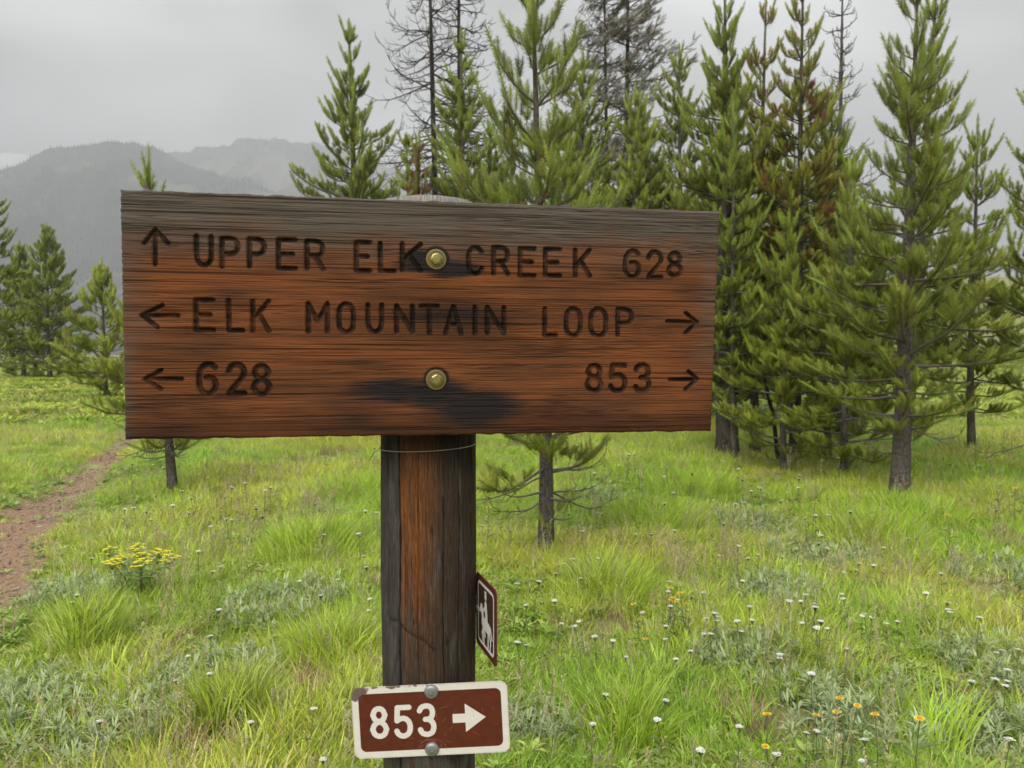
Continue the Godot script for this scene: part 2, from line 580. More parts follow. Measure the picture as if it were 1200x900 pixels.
func board_picture() -> ImageTexture:
	var data := PackedByteArray()
	data.resize(BW * BH * 3)
	var fibre := noise(91, 1.0, 2)
	var blot := noise(92, 1.0, 3)
	for j in BH:
		var v := B_TOP - j * B_STEP
		for i in BW:
			var u := B_LEFT + i * B_STEP
			var g := grain(u, v)
			var f := fibre.get_noise_2d(u * 0.0028, v * 0.55)
			var b := blot.get_noise_2d(u * 0.006, v * 0.016)
			# weathering: grey along the top and at the ends, oiled red-brown below
			var grey := smoothstep(75.0, 165.0, v + b * 30.0 + 8.0 * f)
			grey = maxf(grey, 0.5 * smoothstep(440.0, 500.0, absf(u) + b * 30.0) * smoothstep(-190.0, 20.0, v))
			grey = maxf(grey, 0.7 * smoothstep(-470.0, -500.0, u + 10.0 * b))
			var warm := clampf(0.5 + 0.6 * blot.get_noise_2d(u * 0.004 + 30.0, v * 0.014) + 0.12 * f, 0.0, 1.0)
			var r := lerpf(0.075, 0.225, warm)
			var gg := lerpf(0.027, 0.068, warm)
			var bb := lerpf(0.0115, 0.017, warm)
			r = lerpf(r, 0.100 + 0.05 * f, grey)
			gg = lerpf(gg, 0.080 + 0.04 * f, grey)
			bb = lerpf(bb, 0.064 + 0.034 * f, grey)
			# dark wood showing towards the bottom edge and in the middle
			var dull := 0.55 * smoothstep(-125.0, -195.0, v + b * 30.0) + 0.5 * lens_stain(u, v, 15.0, 0.0, 140.0, 50.0) + 0.4 * lens_stain(u, v, -330.0, -125.0, 90.0, 26.0) * clampf(0.5 + b * 2.0, 0.0, 1.0)
			var k := 1.0 - clampf(dull, 0.0, 0.75)
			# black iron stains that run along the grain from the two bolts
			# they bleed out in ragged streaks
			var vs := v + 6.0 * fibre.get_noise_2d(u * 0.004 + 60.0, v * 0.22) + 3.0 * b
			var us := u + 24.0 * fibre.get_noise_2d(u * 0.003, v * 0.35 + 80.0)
			var iron_and_shade := maxf(1.7 * lens_stain(us, vs, -32.0, 93.0, 36.0, 21.0), 1.7 * lens_stain(us, vs, 22.0, 82.0, 50.0, 17.0))
			iron_and_shade = maxf(iron_and_shade, maxf(1.1 * lens_stain(us, vs, -75.0, -121.0, 82.0, 23.0), 1.1 * lens_stain(us, vs, 66.0, -152.0, 88.0, 36.0)))
			iron_and_shade = maxf(iron_and_shade, 1.3 * lens_stain(us, vs, -2.0, -128.0, 60.0, 27.0))
			iron_and_shade = maxf(iron_and_shade, 0.45 * lens_stain(us, vs, 15.0, 0.0, 110.0, 36.0))
			for bolt in [Vector2(-3.5, 97.6), Vector2(-4.3, -104.7)]:  # shadow of the sunk bolt hole, painted as a dark ring
				iron_and_shade = maxf(iron_and_shade, 1.4 * clampf((25.0 - Vector2(u, v).distance_to(bolt)) / 8.0, 0.0, 0.8))
			iron_and_shade = clampf(iron_and_shade * (1.9 + 0.5 * b + 0.9 * f) - 0.25, 0.0, 1.0)
			var fine := fibre.get_noise_2d(u * 0.006 + 200.0, v * 0.9)
			var lines := 0.30 + 0.86 * g * (0.9 + 0.3 * fine) + 0.14 * f
			r *= k * lines
			gg *= k * lines
			bb *= k * lines
			r = lerpf(r, 0.0085, iron_and_shade * 0.95)
			gg = lerpf(gg, 0.0085, iron_and_shade * 0.95)
			bb = lerpf(bb, 0.0105, iron_and_shade * 0.95)
			var d := groove[j * BW + i]
			if d > 0.0:
				var worn := clampf(0.5 + 1.6 * blot.get_noise_2d(u * 0.03 + 90.0, v * 0.05), 0.0, 1.0)
				var cut := smoothstep(0.0, 0.35, d) * lerpf(0.95, 0.5, worn)
				r = lerpf(r, 0.013, cut)
				gg = lerpf(gg, 0.007, cut)
				bb = lerpf(bb, 0.005, cut)
			var o := (j * BW + i) * 3
			data[o] = int(255.0 * pow(clampf(r, 0.0, 1.0), 0.4545))
			data[o + 1] = int(255.0 * pow(clampf(gg, 0.0, 1.0), 0.4545))
			data[o + 2] = int(255.0 * pow(clampf(bb, 0.0, 1.0), 0.4545))
	return ImageTexture.create_from_image(Image.create_from_data(BW, BH, false, Image.FORMAT_RGB8, data))

func board_mesh() -> ArrayMesh:
	var cols := 620
	var rows := 420
	var edge := noise(95, 1.0, 2)
	var tl := Vector2(-496.4, 196.2)
	var tr := Vector2(502.3, 193.1)
	var br := Vector2(490.2, -200.0)
	var bl := Vector2(-496.1, -196.6)
	var g := Buf.new()
	var hgt := PackedFloat32Array()
	hgt.resize(cols * rows)
	for j in rows:
		var t := float(j) / (rows - 1)
		for i in cols:
			var s := float(i) / (cols - 1)
			var p := tl.lerp(tr, s).lerp(bl.lerp(br, s), t)
			var u := p.x
			var v := p.y
			var out := pow(absf(2.0 * t - 1.0), 30.0) * signf(0.5 - t)
			v += out * 1.6 * edge.get_noise_2d(u * 0.03, t * 7.0)
			var out2 := pow(absf(2.0 * s - 1.0), 60.0)
			u += out2 * 1.2 * edge.get_noise_2d(v * 0.12, s * 5.0 + 20.0)
			var k := clampi(int((B_TOP - v) / B_STEP + 0.5), 0, BH - 1) * BW + clampi(int((u - B_LEFT) / B_STEP + 0.5), 0, BW - 1)
			var gr := grain(u, v)
			var z := 1.5 * gr + 0.35 * edge.get_noise_2d(u * 0.02, v * 0.5) - 6.5 * groove[k]
			var rim := minf(minf(i, cols - 1 - i) * 1.61, minf(j, rows - 1 - j) * 0.94)
			z -= 2.2 * pow(maxf(0.0, 1.0 - rim / 4.0), 2.0)
			hgt[j * cols + i] = z
			g.v.push_back(Vector3(u, v, z) * 0.001)
			g.uv.push_back(Vector2((u - B_LEFT) / (BW * B_STEP), (B_TOP - v) / (BH * B_STEP)))
	for j in rows:
		for i in cols:
			var dx := (hgt[j * cols + mini(i + 1, cols - 1)] - hgt[j * cols + maxi(i - 1, 0)]) / 3.22
			var dy := (hgt[maxi(j - 1, 0) * cols + i] - hgt[mini(j + 1, rows - 1) * cols + i]) / 1.88
			g.n.push_back(Vector3(-dx, -dy, 1.0).normalized())
	for j in rows - 1:
		for i in cols - 1:
			var a := j * cols + i
			g.i.append_array([a, a + 1, a + cols, a + 1, a + cols + 1, a + cols])
	# edges and back
	var loop: Array[int] = []
	for i in cols: loop.append(i)
	for j in range(1, rows): loop.append(j * cols + cols - 1)
	for i in range(cols - 2, -1, -1): loop.append((rows - 1) * cols + i)
	for j in range(rows - 2, 0, -1): loop.append(j * cols)
	var k0 := g.v.size()
	var m := loop.size()
	for k in m:
		var p := g.v[loop[k]]
		var q := g.v[loop[(k + 1) % m]] - g.v[loop[(k + m - 1) % m]]
		var nn := Vector3(q.y, -q.x, 0).normalized() * -1.0
		if nn.dot(Vector3(p.x * 0.2, p.y, 0)) < 0.0: nn = -nn
		for b in 2:
			g.v.push_back(p if b == 0 else Vector3(p.x, p.y, -0.042))
			g.n.push_back(nn)
			g.uv.push_back(g.uv[loop[k]] + Vector2(0, 0.06 * b if p.y < 0.0 else -0.06 * b))
	for k in m:
		var a := k0 + k * 2
		var b := k0 + ((k + 1) % m) * 2
		g.i.append_array([a, a + 1, b, b, a + 1, b + 1])
	var kb := g.v.size()
	for c in [Vector2(-0.496, 0.196), Vector2(0.502, 0.193), Vector2(0.490, -0.2), Vector2(-0.496, -0.196)]:
		g.v.push_back(Vector3(c.x, c.y, -0.0415))
		g.n.push_back(Vector3.BACK * -1.0)
		g.uv.push_back(Vector2(0.5 + c.x, 0.5 - c.y))
	g.i.append_array([kb, kb + 2, kb + 1, kb, kb + 3, kb + 2])
	return g.mesh()

func lathe(profile: PackedVector2Array, sides: int, hex := 0.0) -> Buf:
	# profile of (radius, z) from back to front, turned about z; hex sharpens it to six flats
	var g := Buf.new()
	var m := profile.size()
	for k in m - 1:
		for s in sides:
			var q: Array[Vector3] = []
			for e in [[k, s], [k + 1, s], [k, s + 1], [k + 1, s + 1]]:
				var a: float = TAU * e[1] / sides
				var r: float = profile[e[0]].x
				if hex > 0.0:
					r *= lerpf(1.0, cos(PI / 6.0) / cos(fposmod(a, PI / 3.0) - PI / 6.0), hex)
				q.append(Vector3(r * cos(a), r * sin(a), profile[e[0]].y))
			var nn := (q[2] - q[0]).cross(q[1] - q[0])
			if nn.length() < 1e-12:
				nn = (q[3] - q[1]).cross(q[1] - q[0])
			nn = nn.normalized()
			if nn.dot(Vector3(q[0].x + q[3].x, q[0].y + q[3].y, 0.002)) < 0.0:
				nn = -nn
			g.tri(q[0], q[1], q[2], nn, nn, nn, Color.WHITE)
			g.tri(q[2], q[1], q[3], nn, nn, nn, Color.WHITE)
	return g

func board_bolt(parent: Node3D, at: Vector3, turn: float) -> void:
	var washer := lathe(PackedVector2Array([Vector2(0.0175, -0.001), Vector2(0.0175, 0.0014), Vector2(0.0164, 0.0028), Vector2(0.0135, 0.0030), Vector2(0.0128, 0.0022), Vector2(0.0, 0.0022)]), 40)
	var w := part("bolt", washer.mesh(), M.brass_dull, parent)
	w.position = at
	var head := lathe(PackedVector2Array([Vector2(0.0102, 0.0027), Vector2(0.0102, 0.0080), Vector2(0.0094, 0.0094), Vector2(0.0076, 0.0100), Vector2(0.0070, 0.0092), Vector2(0.0040, 0.0094), Vector2(0.0, 0.0095)]), 48, 0.6)
	var hb := part("bolt_head", head.mesh(), M.brass, parent)
	hb.position = at
	hb.rotation.z = turn

func plate_mesh(hw: float, hh: float, r: float, thick: float, bend: float) -> ArrayMesh:
	# a thin metal sheet with rounded corners
	var ring: Array[Vector2] = []
	for c in [[hw - r, hh - r, 0.0], [-(hw - r), hh - r, 0.5], [-(hw - r), -(hh - r), 1.0], [hw - r, -(hh - r), 1.5]]:
		for k in 9:
			var a: float = PI * (c[2] + 0.5 * k / 8.0)
			ring.append(Vector2(c[0] + r * cos(a), c[1] + r * sin(a)))
	var g := Buf.new()
	var m := ring.size()
	for f in [0, 1]:
		var k0 := g.v.size()
		var nn := Vector3(0, 0, 1.0 if f == 0 else -1.0)
		g.v.push_back(Vector3(0, 0, 0.0 if f == 0 else -thick)); g.n.push_back(nn); g.uv.push_back(Vector2(0.5, 0.5)) 
		for p in ring:
			g.v.push_back(Vector3(p.x, p.y, (0.0 if f == 0 else -thick) + bend * p.x * p.x * p.y))
			g.n.push_back(nn)
			g.uv.push_back(Vector2(0.5 + p.x / hw * 0.5, 0.5 - p.y / hh * 0.5) if f == 0 else Vector2(0.5, 0.01))
		for k in m:
			if f == 0: g.i.append_array([k0, k0 + 1 + (k + 1) % m, k0 + 1 + k])
			else: g.i.append_array([k0, k0 + 1 + k, k0 + 1 + (k + 1) % m])
	var ks := g.v.size()
	for k in m:
		var p := ring[k]
		var o := Vector3(p.x, p.y, 0) - Vector3(clampf(p.x, -(hw - r), hw - r), clampf(p.y, -(hh - r), hh - r), 0)
		for b in 2:
			g.v.push_back(Vector3(p.x, p.y, -thick * b + bend * p.x * p.x * p.y)); g.n.push_back(o.normalized())
			g.uv.push_back(Vector2(0.5 + p.x / hw * 0.496, 0.5 - p.y / hh * 0.496))
	for k in m:
		var a := ks + k * 2
		var b := ks + ((k + 1) % m) * 2
		g.i.append_array([a, b, a + 1, b, b + 1, a + 1])
	return g.mesh()

func seg_d(p: Vector2, a: Vector2, b: Vector2) -> float:
	var ab := b - a
	return p.distance_to(a + ab * clampf((p - a).dot(ab) / maxf(ab.length_squared(), 1e-6), 0.0, 1.0))

func rounded_box_d(p: Vector2, h: Vector2, r: float) -> float:
	var q := p.abs() - h + Vector2(r, r)
	return Vector2(maxf(q.x, 0), maxf(q.y, 0)).length() + minf(maxf(q.x, q.y), 0.0) - r

# the painted face of the small route plate; units are 1.5 mm
func route_picture() -> ImageTexture:
	var k := 4.0
	var w := int(185.2 * k)
	var h := int(86.0 * k)
	var im := Image.create(w, h, false, Image.FORMAT_RGB8)
	var wear := noise(101, 1.0, 3)
	var lines: Array = []
	for d in [["8", -61.1, 0.0], ["5", -32.6, 0.4], ["3", -4.6, -0.2]]:
		for g in GLYPHS[d[0]]:
			var s: Array = smooth_glyph(g)
			for e in range(0, s.size() - 2, 2):
				lines.append([Vector2(d[1] - 8.2 + 16.4 * s[e], d[2] - 17.2 + 34.4 * s[e + 1]), Vector2(d[1] - 8.2 + 16.4 * s[e + 2], d[2] - 17.2 + 34.4 * s[e + 3])])
	var scratches: Array = []
	for c in 26:
		var p := Vector2(rng.randf_range(-85, 85), rng.randf_range(-36, 36))
		if c < 14: p = Vector2(rng.randf_range(-20, 20), rng.randf_range(18, 36))
		scratches.append([p, p + Vector2(rng.randfn(0, 5), rng.randfn(0, 4))])
	for c in 12:      # the circle that a turning washer wore
		var a := PI * (1.0 + c / 11.0)
		scratches.append([Vector2(0, 36) + Vector2(cos(a) * 17, sin(a) * 13), Vector2(0, 36) + Vector2(cos(a + 0.2) * 17, sin(a + 0.2) * 13)])
	for j in h:
		for i in w:
			var p := Vector2((i + 0.5) / k - 92.6, (j + 0.5) / k - 43.0)
			var n := wear.get_noise_2d(p.x * 0.06, p.y * 0.06)
			var fine := wear.get_noise_2d(p.x * 0.5 + 9.0, p.y * 0.5)
			var field := Color(0.100, 0.016, 0.0075) * (1.0 + 0.25 * n + 0.08 * fine)
			var white := Color(0.72, 0.68, 0.64) * (1.0 + 0.05 * n + 0.05 * fine)
			var inner := rounded_box_d(p, Vector2(84.5, 35.0), 7.0)
			var d := 1e9
			for s in lines:
				if absf(p.x - s[0].x) < 22.0:
					d = minf(d, seg_d(p, s[0], s[1]))
			d -= 3.2
			var shaft := maxf(absf(p.x - 34.0) - 8.0, absf(p.y + 0.6) - 5.4)
			var tipx := p.x - 65.3
			var head := maxf(-(p.x - 41.0), (tipx * 17.2 + absf(p.y + 0.8) * 24.3) / 29.8)
			d = minf(d, minf(shaft, head))
			var col := field.lerp(white, clampf(0.5 + inner * 2.0, 0.0, 1.0))
			col = col.lerp(white, clampf(0.5 - d * 2.0, 0.0, 1.0))
			# edge wear, and the corner where the white has come off
			var outer := rounded_box_d(p, Vector2(92.6, 43.0), 9.0)
			var gone := smoothstep(0.0, 3.5, 20.0 + 9.0 * n - Vector2(p.x + 92.0, (p.y + 43.0) * 1.35).length())
			gone = maxf(gone, smoothstep(0.0, 2.0, 2.0 + 8.0 * n - absf(p.y + 42.0) - absf(p.x + 62.0) * 0.055))
			col = col.lerp(Color(0.085, 0.035, 0.028), gone * 0.9)
			if outer > -1.2 - 1.6 * fine:
				col = col.lerp(Color(0.32, 0.27, 0.23), 0.3)
			for s in scratches:
				if absf(p.x - s[0].x) < 12.0 and absf(p.y - s[0].y) < 12.0:
					var q := seg_d(p, s[0], s[1])
					if q < 0.45 and fine > -0.2:
						col = col.lerp(Color(0.35, 0.13, 0.09), 0.5)
			im.set_pixel(i, j, Color(clampf(col.r, 0, 1), clampf(col.g, 0, 1), clampf(col.b, 0, 1)).linear_to_srgb())
	return ImageTexture.create_from_image(im)

# brown plate with a rounded white line and a white rider on a horse
func rider_picture() -> ImageTexture:
	var w := 256
	var im := Image.create(w, w, false, Image.FORMAT_RGB8)
	var wear := noise(107, 1.0, 3)
	var limbs := [  # x0, y0, x1, y1, half width; 100 wide
		[-14, 12, 12, 10, 9.5], [12, 8, 21, -8, 6], [21, -8, 29, -2, 4], [-16, 12, -24, 28, 3.2], [-24, 28, -21, 37, 2.4], [-12, 16, -12, 38, 3], [10, 14, 18, 27, 3.2], [18, 27, 13, 35, 2.4], [12, 16, 8, 37, 2.8],
		[-22, 8, -30, 20, 3], [-4, 4, 0, -16, 6.5], [1, -28, 1, -27, 5.5], [-2, -33, 5, -33, 2], [0, -14, 13, -5, 2.8], [-2, 4, 6, 16, 4], [6, 16, 3, 26, 3]]
	for j in w:
		for i in w:
			var p := Vector2(50.0 - (i + 0.5) / w * 100.0, (j + 0.5) / w * 100.0 - 50.0)
			var n := wear.get_noise_2d(p.x * 0.08, p.y * 0.08)
			var brown := Color(0.10, 0.026, 0.020) * (1.0 + 0.3 * n)
			var field := Color(0.055, 0.032, 0.018) * (1.0 + 0.25 * n)
			var white := Color(0.72, 0.70, 0.68) * (1.0 + 0.1 * n)
			var d := rounded_box_d(p, Vector2(40, 42), 9.0)
			var col := brown
			if d < 0.0: col = white if d > -4.2 else field
			var f := 1e9
			for s in limbs:
				f = minf(f, seg_d(p, Vector2(s[0], s[1]), Vector2(s[2], s[3])) - s[4] * 0.85)
			col = col.lerp(white, clampf(0.5 - f, 0.0, 1.0) if d < -4.2 else 0.0)
			im.set_pixel(i, j, Color(clampf(col.r, 0, 1), clampf(col.g, 0, 1), clampf(col.b, 0, 1)).linear_to_srgb())
	return ImageTexture.create_from_image(im)

const POST_R := 0.0866
const POST_H := 1.773

# depth of the drying cracks of the post at an angle (0 faces the path) and a height
func post_crack(a: float, y: float) -> float:
	var wob := 0.03 * fine_noise.get_noise_2d(y * 3.0, 4.0) + 0.012 * fine_noise.get_noise_2d(y * 14.0, 8.0)
	var c := 0.0
	for k in [[-0.52, 0.026, 1.0, -9.0, 9.0], [-0.10, 0.012, 0.5, 0.9, 1.35], [0.42, 0.014, 0.55, 0.8, 1.25], [0.78, 0.02, 0.7, 0.0, 1.6], [-0.85, 0.013, 0.45, 0.9, 1.5], [1.15, 0.014, 0.5, 0.7, 1.7], [2.4, 0.03, 1.0, -9.0, 9.0], [-2.0, 0.02, 0.8, -9.0, 9.0]]:
		if y > k[3] and y < k[4]:
			var d: float = absf(a - k[0] - wob) / k[1]
			c = maxf(c, k[2] * clampf(1.0 - d, 0.0, 1.0))
	# two slanting cracks across the face
	for k in [[1.035, -0.062, -0.95, 0.25]]:
		if a > k[2] and a < k[3]:
			var yy: float = k[0] + k[1] * (a + 0.9) * 0.75 + 0.008 * fine_noise.get_noise_2d(a * 3.0, k[0] * 50.0)
			c = maxf(c, 0.6 * clampf(1.0 - absf(y - yy) / 0.005, 0.0, 1.0))
	return c

func post_picture() -> ImageTexture:
	var w := 760
	var h := 1200
	var data := PackedByteArray()
	data.resize(w * h * 3)
	var fibre := noise(111, 1.0, 3)
	var blot := noise(112, 1.0, 3)
	for j in h:
		var y := POST_H * (1.0 - (j + 0.5) / h)
		for i in w:
			var a := ((i + 0.5) / w - 0.5) * TAU
			var f := fibre.get_noise_2d(a * 22.0, y * 5.5)
			var f2 := fibre.get_noise_2d(a * 60.0 + 40.0, y * 22.0)
			var b := blot.get_noise_2d(a * 2.2, y * 2.6)
			# silver-grey outside, orange heartwood on the face, soaked dark on the right
			var heart := smoothstep(-0.53, -0.49, a) * (1.0 - smoothstep(-0.02, 0.50, a + 0.35 * f + 0.1 * b)) * smoothstep(0.93, 1.16, y + 0.10 * b + 0.10 * f)
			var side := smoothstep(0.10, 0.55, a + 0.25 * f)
			var r := 0.125 + 0.06 * f
			var g := 0.108 + 0.055 * f
			var bb := 0.094 + 0.05 * f
			if a > -0.5:
				var k := smoothstep(-0.5, -0.35, a)
				r = lerpf(r, 0.135 + 0.05 * f, k)
				g = lerpf(g, 0.085 + 0.04 * f, k)
				bb = lerpf(bb, 0.055 + 0.03 * f, k)
			r = lerpf(r, 0.42 + 0.3 * f, heart * (0.75 + 0.4 * b))
			g = lerpf(g, 0.135 + 0.10 * f, heart * (0.75 + 0.4 * b))
			bb = lerpf(bb, 0.028 + 0.02 * f, heart * (0.75 + 0.4 * b))
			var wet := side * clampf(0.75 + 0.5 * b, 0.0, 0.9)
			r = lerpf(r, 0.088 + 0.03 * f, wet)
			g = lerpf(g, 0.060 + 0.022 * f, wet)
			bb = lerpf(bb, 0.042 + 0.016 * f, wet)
			var dry := smoothstep(0.25, 0.6, blot.get_noise_2d(a * 2.0 + 20.0, y * 4.0) + 0.3 * f + 0.35 * (1.0 - smoothstep(0.75, 0.98, y))) * (1.0 - heart)
			r = lerpf(r, 0.21, dry * 0.7)
			g = lerpf(g, 0.19, dry * 0.7)
			bb = lerpf(bb, 0.17, dry * 0.7)
			# shadow right under the board, darkened into the wood colour
			var board_shade := smoothstep(1.27, 1.345, y + 0.07 * f + 0.04 * b) * (1.0 - smoothstep(1.70, 1.76, y))
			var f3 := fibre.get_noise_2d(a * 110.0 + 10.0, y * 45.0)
			var m := 0.40 * (1.0 + 0.75 * f2 + 0.5 * f3) * (1.0 - 0.72 * board_shade)
			var grey_top := smoothstep(1.70, 1.76, y)
			r = lerpf(r, 0.30, grey_top)
			g = lerpf(g, 0.28, grey_top)
			bb = lerpf(bb, 0.26, grey_top)
			m = lerpf(m, 1.0 + 0.7 * f2, grey_top)
			var c := post_crack(a, y)
			m *= 1.0 - 0.92 * c
			# small knots
			for kn in [[0.18, 1.19, 0.07], [-0.2, 1.03, 0.05], [0.5, 0.99, 0.06]]:
				var kd: float = Vector2((a - kn[0]) * 1.6, (y - kn[1]) * 8.0).length() / kn[2]
				m *= 1.0 - 0.6 * clampf(1.3 - kd, 0.0, 1.0)
			var o := (j * w + i) * 3
			data[o] = int(255.0 * pow(clampf(r * m, 0.0, 1.0), 0.4545))
			data[o + 1] = int(255.0 * pow(clampf(g * m, 0.0, 1.0), 0.4545))
			data[o + 2] = int(255.0 * pow(clampf(bb * m, 0.0, 1.0), 0.4545))
	return ImageTexture.create_from_image(Image.create_from_data(w, h, false, Image.FORMAT_RGB8, data))

func post_mesh() -> ArrayMesh:
	var na := 420
	var nh := 260
	var g := Buf.new()
	var fibre := noise(111, 1.0, 3)
	for j in nh:
		var y := POST_H * j / (nh - 1)
		for i in na + 1:
			var a := (float(i) / na - 0.5) * TAU
			var r := POST_R + 0.0022 * fine_noise.get_noise_2d(sin(a) * 1.5, y * 1.6 + cos(a)) + 0.0013 * fibre.get_noise_2d(a * 26.0, y * 3.5)
			r += 0.004 * smoothstep(1.6, 1.787, y)
			r -= 0.007 * post_crack(a, y)
			if j == nh - 1:
				r -= 0.003
			var top := 0.0035 * fibre.get_noise_2d(a * 40.0, 3.0) * smoothstep(1.77, 1.787, y)
			g.v.push_back(Vector3(sin(a) * r, y + top, cos(a) * r))
			g.uv.push_back(Vector2(float(i) / na, 1.0 - y / POST_H))
	for j in nh:
		for i in na + 1:
			var l := g.v[j * (na + 1) + (i - 1 if i > 0 else na - 1)]
			var r := g.v[j * (na + 1) + (i + 1 if i < na else 1)]
			var d := g.v[maxi(j - 1, 0) * (na + 1) + i]
			var u := g.v[mini(j + 1, nh - 1) * (na + 1) + i]
			g.n.push_back((r - l).cross(u - d).normalized())
	for j in nh - 1:
		for i in na:
			var a := j * (na + 1) + i
			g.i.append_array([a, a + na + 1, a + 1, a + 1, a + na + 1, a + na + 2])
	var kc := g.v.size()
	g.v.push_back(Vector3(0, POST_H, 0)); g.n.push_back(Vector3.UP); g.uv.push_back(Vector2(0.5, 0.005))
	for i in na + 1:
		g.v.push_back(g.v[(nh - 1) * (na + 1) + i]); g.n.push_back(Vector3.UP); g.uv.push_back(Vector2(float(i) / na, 0.004))
	for i in na:
		g.i.append_array([kc, kc + 2 + i, kc + 1 + i])
	return g.mesh()

func build_trail_sign() -> void:
	groove.resize(BW * BH)
	grain_warp = noise(81, 1.0, 2)
	grain_line = noise(82, 1.0, 2)
	for l in LETTERS:
		for g in GLYPHS[l[0]]:
			stroke(smooth_glyph(g), l[1] + 3.2, l[2] - 3.2, l[3] + 3.0, l[4] - 3.0, 5.1 if l[4] < 0 else 4.5)
	for a in ARROWS:
		for k in range(0, a.size() - 2, 2):
			stamp(Vector2(a[k], a[k + 1]), Vector2(a[k + 2], a[k + 3]), 3.9)
	M.brass = plain(0.42, 0.36, 0.15, 0.3, 0.95)
	M.brass_dull = plain(0.26, 0.20, 0.09, 0.5, 0.85)
	M.zinc = plain(0.30, 0.31, 0.32, 0.5, 0.75)
	M.zinc.normal_enabled = true
	M.zinc.normal_texture = noise_tex(121, 0.05, 3, Color.BLACK, Color.WHITE, true, 3.0, 256)
	M.zinc.uv1_triplanar = true
	M.zinc.uv1_scale = Vector3(30, 30, 30)
	M.wire = plain(0.30, 0.25, 0.17, 0.5, 0.5)
	M.board = StandardMaterial3D.new()
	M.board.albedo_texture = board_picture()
	M.board.roughness = 0.8
	M.board.metallic_specular = 0.3
	M.post = StandardMaterial3D.new()
	M.post.albedo_texture = post_picture()
	M.post.roughness = 0.85
	M.post.metallic_specular = 0.3
	M.route = StandardMaterial3D.new()
	M.route.albedo_texture = route_picture()
	M.route.roughness = 0.42
	M.rider = StandardMaterial3D.new()
	M.rider.albedo_texture = rider_picture()
	M.rider.roughness = 0.42

	var t := thing("trail_signpost", "weathered wooden trail sign board with carved letters on a round wooden post", "trail sign", Vector3(-0.1555, 0, -1.42))
	part("post", post_mesh(), M.post, t)
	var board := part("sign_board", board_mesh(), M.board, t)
	board.position = Vector3(-0.1241, 1.5614, -1.301) - t.position
	board.rotation.y = deg_to_rad(9.862)
	board_bolt(board, Vector3(-0.0035, 0.0976, 0.0008), 0.2)
	board_bolt(board, Vector3(-0.0043, -0.1047, 0.0008), 0.5)
	# wire wound round the post under the board, one end standing off
	var w := Buf.new()
	var pts := PackedVector3Array()
	var rad := PackedFloat32Array()
	for k in 74:
		var a := -1.75 + TAU * 1.06 * k / 73.0
		pts.push_back(Vector3(sin(a), 0, cos(a)) * (POST_R + 0.0022) + Vector3(0, 1.331 + 0.004 * sin(a * 0.9), 0))
		rad.push_back(0.0008)
	pts.insert(0, Vector3(-0.099, 1.318, 0.012)); rad.insert(0, 0.0008)
	pts.insert(0, Vector3(-0.106, 1.305, 0.022)); rad.insert(0, 0.0007)
	w.tube(pts, rad, 5, Color.WHITE)
	part("wire", w.mesh(), M.wire, t)
	# route plate
	var route := part("route_plate", plate_mesh(0.1369, 0.0636, 0.0133, 0.002, 0.35), M.route, t)
	route.set_meta("label", "small red-brown metal plate with white 853 and arrow")
	route.position = Vector3(-0.1426, 0.8586, -1.3262) - t.position
	route.rotation = Vector3(0, 0, deg_to_rad(2.8))
	for b in [Vector3(0.004, 0.0508, 0.0), Vector3(-0.0003, -0.0517, 0.0)]:
		var o := part("bolt", lathe(PackedVector2Array([Vector2(0.0126, -0.001), Vector2(0.0126, 0.0012), Vector2(0.0116, 0.0034), Vector2(0.0088, 0.0056), Vector2(0.0048, 0.0064), Vector2(0.0045, 0.0058), Vector2(0.0, 0.0060)]), 32).mesh(), M.zinc, route)
		o.position = b
	# rider plate on the right side of the post
	var rider := part("rider_plate", plate_mesh(0.0655, 0.067, 0.010, 0.002, 0.0), M.rider, t)
	rider.set_meta("label", "brown metal plate with a white rider on a horse, seen edge on")
	rider.position = Vector3(0.1085, 1.03, 0.0625)
	rider.rotation = Vector3(0, deg_to_rad(-72.2), 0)
	var rb := part("bolt", lathe(PackedVector2Array([Vector2(0.006, -0.03), Vector2(0.006, 0.001), Vector2(0.003, 0.0025), Vector2(0.0, 0.003)]), 16).mesh(), M.zinc, rider)
	rb.position = Vector3(-0.058, 0.0, 0.0)

#---------------------------------------------------------------- trees
# one needle-covered shoot, 1 long on y, needles about `reach` wide
func shoot(needles: int, width: float, s: int) -> Mesh:
	var r := RandomNumberGenerator.new()
	r.seed = s
	var g := Buf.new()
	g.tube(PackedVector3Array([Vector3(0, -0.7, 0), Vector3.ZERO, Vector3(0.0, 1.0, 0)]), PackedFloat32Array([0.06, 0.06, 0.03]), 3, Color(0.75, 0.42, 0.6))
	for k in needles:
		var h := (k + r.randf()) / needles
		var a := k * 2.39996 + r.randf() * 0.6
		var o := Vector3(cos(a), 0, sin(a))
		var lean := r.randf_range(0.7, 1.1)
		var tip := Vector3(0, h + 0.16 * r.randf_range(0.5, 1.2), 0) + o * lean
		if h > 0.85:
			tip = Vector3(0, h + 0.24, 0) + o * lean * 0.6
		var tone := r.randf_range(0.7, 1.3)
		var col := Color(tone, tone, tone * 0.9)
		var side := Vector3(-o.z, 0, o.x) * width
		var base := Vector3(0, h, 0)
		var c := [base - side, base + side, base + Vector3(0, width * 1.2, 0)]
		for e in 3:
			var p: Vector3 = c[e]
			var q: Vector3 = c[(e + 1) % 3]
			var gn := (tip - p).cross(q - p).normalized()
			if gn.dot((p + q) * 0.5 - (c[0] + c[1] + c[2]) / 3.0) < 0.0:
				gn = -gn
				var w := p
				p = q
				q = w
			var nn := (gn * 0.6 + o * 0.7 + Vector3(0, 0.5, 0)).normalized()
			g.tri(p, q, tip, nn, nn, nn, col)
	return g.mesh()

